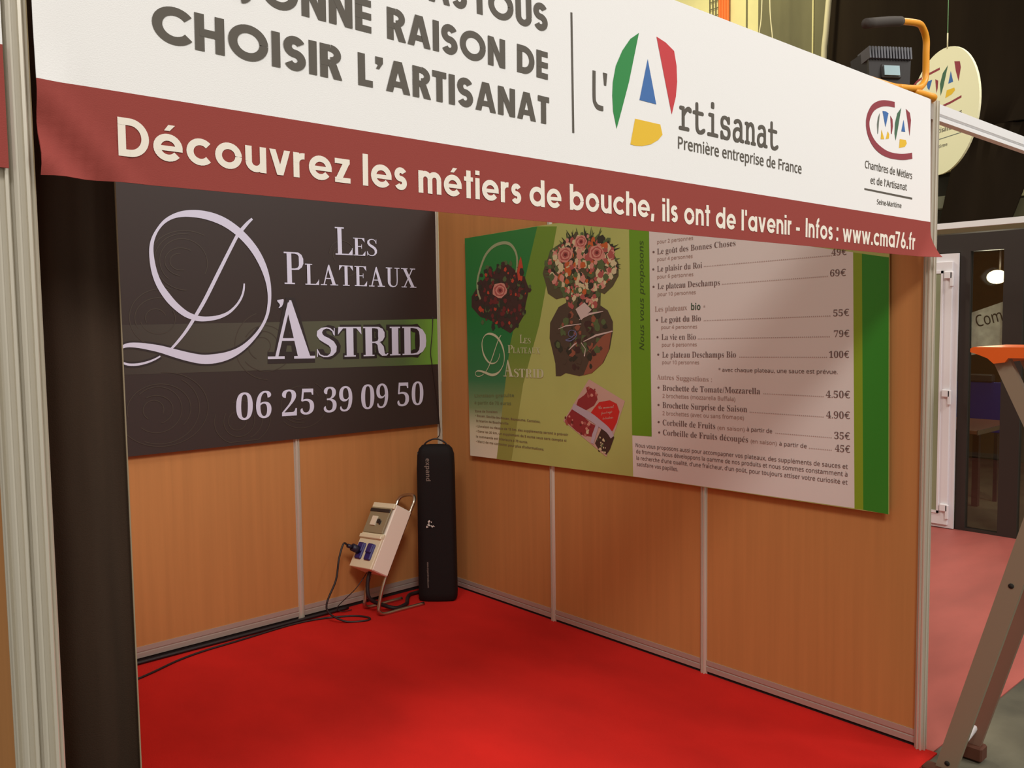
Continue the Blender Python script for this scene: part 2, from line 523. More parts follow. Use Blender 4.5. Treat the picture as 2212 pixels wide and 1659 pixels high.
def drawn(style, body):
    V, F = [], []
    x = 0.0
    cnt = 0
    gap = {'geo': .10, 'geob': .085, 'serif': .02, 'serifb': .0, 'serifhalo': .0}[style]
    for c in body:
        if style == 'geo': a, g = geo(c, .185)
        elif style == 'geob': a, g = geo(c, .225)
        elif style == 'serif': a, g = serif(c, .135)
        elif style == 'serifb': a, g = serif(c, .185)
        else: a, g = serif(c, .185, .15)
        for it in g:
            if isinstance(it, tuple) and it[0] == 'P':
                v, f = it[1], [list(range(len(it[1])))]
            else:
                v, f = strip(it)
            k = len(V)
            V += [(x + q[0], q[1], (cnt % 7) * 0.12) for q in v]
            cnt += 1
            F += [[k + i for i in q] for q in f]
        x += a + gap
    return V, F


# built-in font lettering ------------------------------------------------------
TAB = {'sans': (0x1D5A0, 0x1D5BA, 0x1D7E2, 0.004), 'sansm': (0x1D5A0, 0x1D5BA, 0x1D7E2, 0.016), 'sansb': (0x1D5D4, 0x1D5EE, 0x1D7EC, 0.0), 'mserif': (0x1D400, 0x1D41A, 0x1D7CE, -0.007), 'dots': (0x1D400, 0x1D41A, 0x1D7CE, 0),
       'digit': (0x1D400, 0x1D41A, 0x1D7CE, -0.006), 'mono': (0x1D670, 0x1D68A, 0x1D7F6, 0.0), 'italic': (0x1D608, 0x1D622, 0, 0.008), 'script': (0x1D4D0, 0x1D4EA, 0, 0)}
ACC = {'é': ('e', 1), 'è': ('e', 2), 'ê': ('e', 3), 'à': ('a', 2), 'â': ('a', 3), 'û': ('u', 3), 'î': ('i', 3), 'ô': ('o', 3)}


def styled(style, s):
    U, Lw, Dg, off = TAB[style]
    o = ''
    for c in s:
        c = ACC.get(c, (c, 0))[0]
        if 'A' <= c <= 'Z': o += chr(U + ord(c) - 65)
        elif 'a' <= c <= 'z': o += chr(Lw + ord(c) - 97)
        elif '0' <= c <= '9' and Dg: o += chr(Dg + ord(c) - 48)
        else: o += c
    return o


WANT = {}


def want(style, s):
    k = (style, s)
    if k not in WANT:
        cu = bpy.data.curves.new('letters', 'FONT')
        cu.body = styled(style, s)
        cu.size = 1
        cu.offset = TAB[style][3]
        cu.resolution_u = 4 if len(s) < 16 else 2
        o = bpy.data.objects.new('letters', cu)
        COL.objects.link(o)
        WANT[k] = o
    return k


GOT = {}


def read_fonts():
    bpy.context.view_layer.update()
    dg = bpy.context.evaluated_depsgraph_get()
    for k, o in WANT.items():
        me = bpy.data.meshes.new_from_object(o.evaluated_get(dg))
        GOT[k] = ([(v.co.x, v.co.y) for v in me.vertices], [list(p.vertices) for p in me.polygons])
        bpy.data.meshes.remove(me)
    for o in WANT.values():
        cu = o.data
        bpy.data.objects.remove(o)
        bpy.data.curves.remove(cu)


def request(style, body):
    if style in TAB:
        want(style, body)
        want(style, 'x' if body == 'rtisanat' else 'H')
        for i, c in enumerate(body):
            if c in ACC:
                want(style, body[:i + 1])
                want(style, ACC[c][0])


def glyphs(style, body):
    if style not in TAB:
        return drawn(style, body)
    V, F = GOT[(style, body)]
    V, F = list(V), list(F)
    ref = GOT[(style, 'x' if body == 'rtisanat' else 'H')][0]
    if style == 'dots':
        hgt = max(p[1] for p in V)
    else:
        hgt = max(p[1] for p in ref)
    for i, c in enumerate(body):
        if c in ACC:
            xm = max(p[0] for p in GOT[(style, body[:i + 1])][0])
            g = GOT[(style, ACC[c][0])][0]
            w = max(p[0] for p in g) - min(p[0] for p in g)
            top = max(p[1] for p in g)
            cx = xm - w / 2
            h = hgt
            t = .09 * h
            y0, y1 = top + .09 * h, top + .28 * h
            segs = {1: [(-.04, .14)], 2: [(.04, -.14)], 3: [(-.14, 0), (.14, 0)]}[ACC[c][1]]
            for a, b in segs:
                k = len(V)
                V += [(cx + a * h - t / 2, y0), (cx + a * h + t / 2, y0), (cx + b * h + t / 2, y1), (cx + b * h - t / 2, y1)]
                F.append([k, k + 1, k + 2, k + 3])
    if style == 'mono':      # embolden with shifted copies
        n = len(V)
        V3, F3 = [], []
        for q, (dx, dy) in enumerate(((0, 0), (.05, 0), (.025, .012))):
            V3 += [(x + dx, y / hgt + dy, q * .2) for x, y in V]
            F3 += [[i + q * n for i in f] for f in F]
        return V3, F3
    return [(x, y / hgt, 0) for x, y in V], F


PLANES = {'F': ((0, -3.022, 0), (1, 0, 0), (0, 0, 1)), 'B': ((0, -0.022, 0), (1, 0, 0), (0, 0, 1)), 'M': ((-0.022, 0, 0), (0, -1, 0), (0, 0, 1)),
          'D': ((5.12577892, -0.99135725, 3.55703655), (-0.584958, -0.811064, 0), (0, 0, 1))}


def on_plane(pl, a, b, lvl):
    O, R, U = [Vector(q) for q in PLANES[pl]]
    n = R.cross(U)
    return O + R * a + U * b + n * (0.0007 * lvl)


def put_text(mb, pl, style, body, a0, b0, a1, b1, cap, col, lvl):
    V, F = glyphs(style, body)
    if not V:
        return
    x0, x1 = min(p[0] for p in V), max(p[0] for p in V)
    L = math.hypot(a1 - a0, b1 - b0)
    ux, uy = (a1 - a0) / L, (b1 - b0) / L
    sx = L / max(x1 - x0, 1e-6)
    W = []
    for x, y, dz in V:
        p, q = (x - x0) * sx, y * cap
        W.append(on_plane(pl, a0 + ux * p - uy * q, b0 + uy * p + ux * q, lvl + dz))
    mb.add(W, F, col)


def put_poly(mb, pl, col, pts, lvl):
    mb.add([on_plane(pl, a, b, lvl) for a, b in pts], [list(range(len(pts)))], col)


def smooth_stroke(pts, sub=4):
    if len(pts) < 4:
        return pts
    out = []
    for i in range(len(pts) - 1):
        P = [pts[max(i - 1, 0)], pts[i], pts[i + 1], pts[min(i + 2, len(pts) - 1)]]
        for k in range(sub):
            t = k / sub
            out.append(tuple(0.5 * (2 * P[1][j] + (P[2][j] - P[0][j]) * t + (2 * P[0][j] - 5 * P[1][j] + 4 * P[2][j] - P[3][j]) * t * t + (3 * P[1][j] - P[0][j] - 3 * P[2][j] + P[3][j]) * t ** 3) for j in range(3)))
    out.append(pts[-1])
    return out


def put_stroke(mb, pl, col, pts, lvl):
    V, F = strip(smooth_stroke(pts))
    n = len(V)
    mb.add([on_plane(pl, a, b, lvl + 0.8 * (i // 2) * 2 / n) for i, (a, b) in enumerate(V)], F, col)


TEXTS = [
 ('F', 'geo', 'Découvrez', -2.8753, 1.9066, -2.4844, 1.9033, 0.0558, 'fascia_white', 1),
 ('F', 'geo', 'les', -2.4588, 1.903, -2.3637, 1.9018, 0.0558, 'fascia_white', 1),
 ('F', 'geo', 'métiers', -2.337, 1.9015, -2.0752, 1.9002, 0.0558, 'fascia_white', 1),
 ('F', 'geo', 'de', -2.051, 1.8991, -1.9563, 1.9003, 0.0558, 'fascia_white', 1),
 ('F', 'geo', 'bouche,', -1.93, 1.9004, -1.6384, 1.902, 0.0558, 'fascia_white', 1),
 ('F', 'geo', 'ils', -1.6068, 1.8972, -1.5458, 1.8978, 0.0558, 'fascia_white', 1),
 ('F', 'geo', 'ont', -1.5194, 1.8961, -1.4098, 1.8973, 0.0558, 'fascia_white', 1),
 ('F', 'geo', 'de', -1.3846, 1.8953, -1.2932, 1.8949, 0.0558, 'fascia_white', 1),
 ('F', 'geo', "l'avenir", -1.2656, 1.8959, -1.01, 1.8975, 0.0558, 'fascia_white', 1),
 ('F', 'geo', '-', -0.9844, 1.8981, -0.9637, 1.8981, 0.0558, 'fascia_white', 1),
 ('F', 'geo', 'Infos', -0.9305, 1.8966, -0.7689, 1.8956, 0.0558, 'fascia_white', 1),
 ('F', 'geo', ':', -0.7457, 1.8954, -0.734, 1.8952, 0.0558, 'fascia_white', 1),
 ('F', 'geo', 'www.cma76.fr', -0.7054, 1.8947, -0.1804, 1.8928, 0.0558, 'fascia_white', 1),
 ('F', 'geob', 'CHOISIR', -2.8195, 2.0819, -2.4955, 2.0789, 0.0564, 'fascia_grey', 1),
 ('F', 'geob', 'L’ARTISANAT', -2.4633, 2.0778, -1.9909, 2.0745, 0.0564, 'fascia_grey', 1),
 ('F', 'geob', 'RAISON', -2.3999, 2.1704, -2.1145, 2.1684, 0.0564, 'fascia_grey', 1),
 ('F', 'geob', 'DE', -2.0821, 2.1685, -1.9937, 2.1675, 0.0564, 'fascia_grey', 1),
 ('F', 'geob', 'ONNE', -2.6428, 2.1737, -2.4331, 2.1718, 0.0564, 'fascia_grey', 1),
 ('F', 'geob', 'B', -2.6951, 2.1751, -2.6579, 2.1744, 0.0564, 'fascia_grey', 1),
 ('F', 'geob', 'UNE', -2.8148, 2.1764, -2.7266, 2.1761, 0.0564, 'fascia_grey', 1),
 ('F', 'geob', 'TOUS', -2.1963, 2.2613, -1.9923, 2.2658, 0.0564, 'fascia_grey', 1),
 ('F', 'geob', 'PAS', -2.3475, 2.2583, -2.2114, 2.2614, 0.0564, 'fascia_grey', 1),
 ('F', 'mono', 'rtisanat', -1.5416, 2.1261, -1.0833, 2.1289, 0.0584, 'fascia_grey', 1),
 ('F', 'sansm', 'Première entreprise de France', -1.5446, 2.0798, -0.9565, 2.0784, 0.0292, 'fascia_grey', 1),
 ('F', 'sansm', 'Chambres de Métiers', -0.5643, 2.1378, -0.2138, 2.1365, 0.0241, 'fascia_grey', 1),
 ('F', 'sansm', 'et de l’Artisanat', -0.5244, 2.0916, -0.2544, 2.0938, 0.023, 'fascia_grey', 1),
 ('F', 'sansm', 'Seine-Maritime', -0.4764, 2.0292, -0.2935, 2.0305, 0.0165, 'fascia_grey', 1),
 ('B', 'serif', 'L', -0.7356, 2.053, -0.6231, 2.0535, 0.1553, 'letter_pale', 4),
 ('B', 'serif', 'ES', -0.6181, 2.0537, -0.4573, 2.0542, 0.1008, 'letter_pale', 4),
 ('B', 'serif', 'P', -1.0558, 1.8813, -0.9398, 1.8812, 0.1738, 'letter_pale', 4),
 ('B', 'serif', 'LATEAUX', -0.9306, 1.8805, -0.1799, 1.8758, 0.115, 'letter_pale', 4),
 ('B', 'serifhalo', '’', -1.1057, 1.6462, -1.0666, 1.6456, 0.1624, 'halo', 3),
 ('B', 'serifhalo', 'A', -1.1686, 1.4774, -0.8844, 1.4716, 0.3192, 'halo', 3),
 ('B', 'serifhalo', 'STRID', -0.8721, 1.4745, -0.1151, 1.4671, 0.1712, 'halo', 3),
 ('B', 'serifb', '’', -1.1057, 1.6462, -1.0666, 1.6456, 0.1624, 'letter_pale', 5),
 ('B', 'serifb', 'A', -1.1686, 1.4774, -0.8844, 1.4716, 0.3192, 'letter_pale', 5),
 ('B', 'serifb', 'STRID', -0.8721, 1.4745, -0.1151, 1.4671, 0.1712, 'letter_pale', 5),
 ('B', 'digit', '0', -1.3585, 1.1639, -1.2662, 1.16, 0.1363, 'letter_pale', 4),
 ('B', 'digit', '6', -1.2473, 1.1649, -1.159, 1.1607, 0.1363, 'letter_pale', 4),
 ('B', 'digit', '2', -1.096, 1.1621, -1.0064, 1.1597, 0.1363, 'letter_pale', 4),
 ('B', 'digit', '5', -0.9852, 1.163, -0.9013, 1.1596, 0.1362, 'letter_pale', 4),
 ('B', 'digit', '3', -0.8394, 1.1623, -0.7569, 1.1601, 0.1362, 'letter_pale', 4),
 ('B', 'digit', '9', -0.7392, 1.1604, -0.6524, 1.1588, 0.1361, 'letter_pale', 4),
 ('B', 'digit', '0', -0.5933, 1.1622, -0.5031, 1.1597, 0.136, 'letter_pale', 4),
 ('B', 'digit', '9', -0.4873, 1.1603, -0.4042, 1.1594, 0.136, 'letter_pale', 4),
 ('B', 'digit', '5', -0.339, 1.1609, -0.2538, 1.1582, 0.1359, 'letter_pale', 4),
 ('B', 'digit', '0', -0.2336, 1.1595, -0.146, 1.1568, 0.1358, 'letter_pale', 4),
 ('M', 'sans', 'pour 2 personnes', 1.7507, 2.0195, 1.9567, 2.022, 0.0163, 'ink_faint', 3),
 ('M', 'mserif', 'Le goût des Bonnes Choses', 1.7506, 1.9692, 2.1816, 1.9775, 0.0264, 'ink', 3),
 ('M', 'sans', 'pour 4 personnes', 1.7505, 1.9377, 1.9546, 1.9404, 0.0164, 'ink_faint', 3),
 ('M', 'mserif', 'Le plaisir du Roi', 1.7504, 1.8872, 2.0061, 1.8913, 0.0265, 'ink', 3),
 ('M', 'dots', '......................................................................', 2.0156, 1.895, 2.6281, 1.9041, 0.0042, 'ink_soft', 3),
 ('M', 'mserif', '49€', 2.6269, 1.9053, 2.6896, 1.9048, 0.0255, 'ink', 3),
 ('M', 'sans', 'pour 6 personnes', 1.7504, 1.855, 1.9584, 1.8575, 0.0164, 'ink_faint', 3),
 ('M', 'mserif', 'Le plateau Deschamps', 1.7527, 1.8049, 2.1016, 1.8096, 0.0266, 'ink', 3),
 ('M', 'dots', '..........................................................', 2.1121, 1.8116, 2.612, 1.8225, 0.0041, 'ink_soft', 3),
 ('M', 'mserif', '69€', 2.6217, 1.8231, 2.688, 1.8225, 0.0256, 'ink', 3),
 ('M', 'sans', 'pour 10 personnes', 1.7542, 1.7719, 1.9719, 1.7754, 0.0165, 'ink_faint', 3),
 ('M', 'mserif', 'Les plateaux', 1.7364, 1.6987, 1.9235, 1.7032, 0.0242, 'ink_faint', 3),
 ('M', 'sansb', 'bio', 1.946, 1.7022, 1.9978, 1.7018, 0.0306, 'bio_green', 3),
 ('M', 'mserif', '*', 2.0139, 1.7045, 2.0241, 1.7043, 0.0181, 'ink_soft', 3),
 ('M', 'mserif', 'Le goût du Bio', 1.7724, 1.6473, 2.0001, 1.6513, 0.0266, 'ink', 3),
 ('M', 'dots', '......................................................................', 2.0162, 1.6511, 2.6256, 1.6636, 0.0043, 'ink_soft', 3),
 ('M', 'mserif', '55€', 2.6381, 1.6634, 2.7041, 1.6651, 0.0256, 'ink', 3),
 ('M', 'sans', 'pour 4 personnes', 1.7747, 1.6162, 1.9796, 1.6185, 0.0165, 'ink_faint', 3),
 ('M', 'mserif', 'La vie en Bio', 1.7762, 1.5648, 1.9723, 1.5671, 0.0267, 'ink', 3),
 ('M', 'dots', '........................................................................', 1.9834, 1.5684, 2.6238, 1.5803, 0.0043, 'ink_soft', 3),
 ('M', 'mserif', '79€', 2.642, 1.5803, 2.7064, 1.5821, 0.0258, 'ink', 3),
 ('M', 'sans', 'pour 6 personnes', 1.7785, 1.533, 1.9783, 1.5371, 0.0165, 'ink_faint', 3),
 ('M', 'mserif', 'Le plateau Deschamps Bio', 1.7801, 1.4809, 2.1864, 1.4893, 0.0267, 'ink', 3),
 ('M', 'dots', '................................................', 2.2035, 1.4896, 2.6134, 1.497, 0.0041, 'ink_soft', 3),
 ('M', 'mserif', '100€', 2.622, 1.4972, 2.7066, 1.4989, 0.0259, 'ink', 3),
 ('M', 'sans', 'pour 10 personnes', 1.78, 1.4503, 1.991, 1.4546, 0.0165, 'ink_faint', 3),
 ('M', 'sans', '* avec chaque plateau, une sauce est prévue.', 2.0961, 1.4243, 2.6599, 1.433, 0.0168, 'ink', 3),
 ('M', 'mserif', 'Autres Suggestions :', 1.7478, 1.3762, 2.0605, 1.3764, 0.0232, 'ink_faint', 3),
 ('M', 'mserif', 'Brochette de Tomate/Mozzarella', 1.7814, 1.3232, 2.308, 1.3334, 0.0269, 'ink', 3),
 ('M', 'dots', '.................................', 2.3243, 1.3348, 2.601, 1.3372, 0.004, 'ink_soft', 3),
 ('M', 'mserif', '4.50€', 2.6109, 1.3356, 2.7128, 1.3385, 0.0272, 'ink', 3),
 ('M', 'sans', '2 brochettes (mozzarella Buffala)', 1.7814, 1.2899, 2.184, 1.2966, 0.0179, 'ink_faint', 3),
 ('M', 'mserif', 'Brochette Surprise de Saison', 1.7813, 1.2411, 2.2442, 1.2507, 0.027, 'ink', 3),
 ('M', 'dots', '........................................', 2.2576, 1.2504, 2.6021, 1.2541, 0.0041, 'ink_soft', 3),
 ('M', 'mserif', '4.90€', 2.6137, 1.2522, 2.714, 1.2558, 0.0273, 'ink', 3),
 ('M', 'sans', '2 brochettes (avec ou sans fromage)', 1.7813, 1.2064, 2.2289, 1.2171, 0.018, 'ink_faint', 3),
 ('M', 'mserif', 'Corbeille de Fruits', 1.782, 1.1576, 2.0792, 1.1628, 0.027, 'ink', 3),
 ('M', 'sans', '(en saison)', 2.0914, 1.1625, 2.2326, 1.1659, 0.0171, 'ink_faint', 3),
 ('M', 'sans', 'à partir de', 2.2427, 1.168, 2.3677, 1.1692, 0.0177, 'ink', 3),
 ('M', 'dots', '..............................', 2.3837, 1.1689, 2.6378, 1.1722, 0.004, 'ink_soft', 3),
 ('M', 'mserif', '35€', 2.6493, 1.1706, 2.7152, 1.1728, 0.0271, 'ink', 3),
 ('M', 'mserif', 'Corbeille de Fruits découpés', 1.7835, 1.11, 2.2498, 1.1177, 0.0271, 'ink', 3),
 ('M', 'sans', '(en saison)', 2.2632, 1.1178, 2.3905, 1.1195, 0.0165, 'ink_faint', 3),
 ('M', 'sans', 'à partir de', 2.4019, 1.1194, 2.5285, 1.1205, 0.0172, 'ink', 3),
 ('M', 'dots', '.............', 2.5387, 1.1198, 2.6385, 1.1215, 0.0039, 'ink_soft', 3),
 ('M', 'mserif', '45€', 2.6528, 1.1197, 2.716, 1.1202, 0.0272, 'ink', 3),
 ('M', 'sans', 'Nous vous proposons aussi pour accompagner vos plateaux, des suppléments de sauces et', 1.6157, 1.0369, 2.7075, 1.0546, 0.0186, 'ink', 3),
 ('M', 'sans', 'de fromages. Nous développons la gamme de nos produits et nous sommes constamment à', 1.6182, 1.0058, 2.7068, 1.0237, 0.0187, 'ink', 3),
 ('M', 'sans', "la recherche d'une qualité, d'une fraîcheur, d'un goût, pour toujours attiser votre curiosité et", 1.6197, 0.974, 2.7073, 0.9912, 0.0187, 'ink', 3),
 ('M', 'sans', 'satisfaire vos papilles.', 1.6221, 0.943, 1.8718, 0.946, 0.0186, 'ink', 3),
 ('M', 'italic', 'Nous vous proposons', 1.6702, 1.5138, 1.6675, 2.0414, 0.0292, 'strip_ink', 3),
 ('M', 'sansb', 'Livraison gratuite', 0.3752, 1.2146, 0.7273, 1.2354, 0.019, 'teal_ink', 3),
 ('M', 'sansb', 'à partir de 70 euros', 0.3742, 1.1734, 0.7002, 1.1871, 0.019, 'teal_ink', 3),
 ('M', 'sansb', 'Zone de livraison', 0.3787, 1.1251, 0.581, 1.1336, 0.0132, 'violet_ink', 3),
 ('M', 'sansb', '• Rouen, Déville-lès-Rouen, Bapeaume, Canteleu,', 0.3805, 1.0988, 0.9405, 1.1038, 0.0132, 'violet_ink', 3),
 ('M', 'sansb', 'St Martin de Boscherville', 0.3879, 1.0676, 0.6754, 1.0728, 0.0132, 'violet_ink', 3),
 ('M', 'sansb', '• Livraison au dessus de 15 km, des suppléments seront à prévoir', 0.3854, 1.0357, 1.152, 1.0504, 0.0133, 'violet_ink', 3),
 ('M', 'sansb', '• Dans les 20 km, un supplément de 5 euros vous sera compté si', 0.3847, 1.0055, 1.1385, 1.0175, 0.0132, 'violet_ink', 3),
 ('M', 'sansb', 'la commande est inférieure à 70 euros.', 0.3839, 0.9736, 0.8358, 0.9803, 0.0133, 'violet_ink', 3),
 ('M', 'sansb', '• Merci de me contacter pour plus d’informations.', 0.3831, 0.9438, 0.9659, 0.9528, 0.0133, 'violet_ink', 3),
 ('M', 'serif', 'L', 0.7814, 1.5408, 0.8142, 1.541, 0.0462, 'letter_cream', 3),
 ('M', 'serif', 'ES', 0.8158, 1.5393, 0.8694, 1.5386, 0.0303, 'letter_cream', 3),
 ('M', 'serif', 'P', 0.6792, 1.4839, 0.7218, 1.4841, 0.0453, 'letter_cream', 3),
 ('M', 'serif', 'LATEAUX', 0.7244, 1.4835, 0.9443, 1.485, 0.0326, 'letter_cream', 3),
 ('M', 'serifb', 'A', 0.6386, 1.3487, 0.7253, 1.3502, 0.0962, 'letter_cream', 3),
 ('M', 'serifb', 'STRID', 0.7297, 1.3474, 0.9701, 1.3518, 0.0486, 'letter_cream', 3),
 ('M', 'script', 'Un moment', 1.3703, 1.208, 1.4774, 1.2216, 0.0159, 'leaflet_pale', 5),
 ('M', 'script', 'partagé', 1.3882, 1.1821, 1.4656, 1.1964, 0.0135, 'leaflet_pale', 5),
 ('M', 'script', 'de bonheur', 1.4, 1.1558, 1.4712, 1.1678, 0.0136, 'leaflet_pale', 5),
 ('D', 'sansb', 'Chambres de Métiers', -0.4631, -0.073, 0.2762, -0.0939, 0.0376, 'fascia_grey', 1),
 ('D', 'sansb', 'et de l’Artisanat', -0.391, -0.1844, 0.1755, -0.2037, 0.0442, 'fascia_grey', 1),
 ('D', 'sansb', 'Seine-Maritime', -0.3861, -0.3289, 0.0711, -0.3363, 0.0301, 'fascia_grey', 1),
]
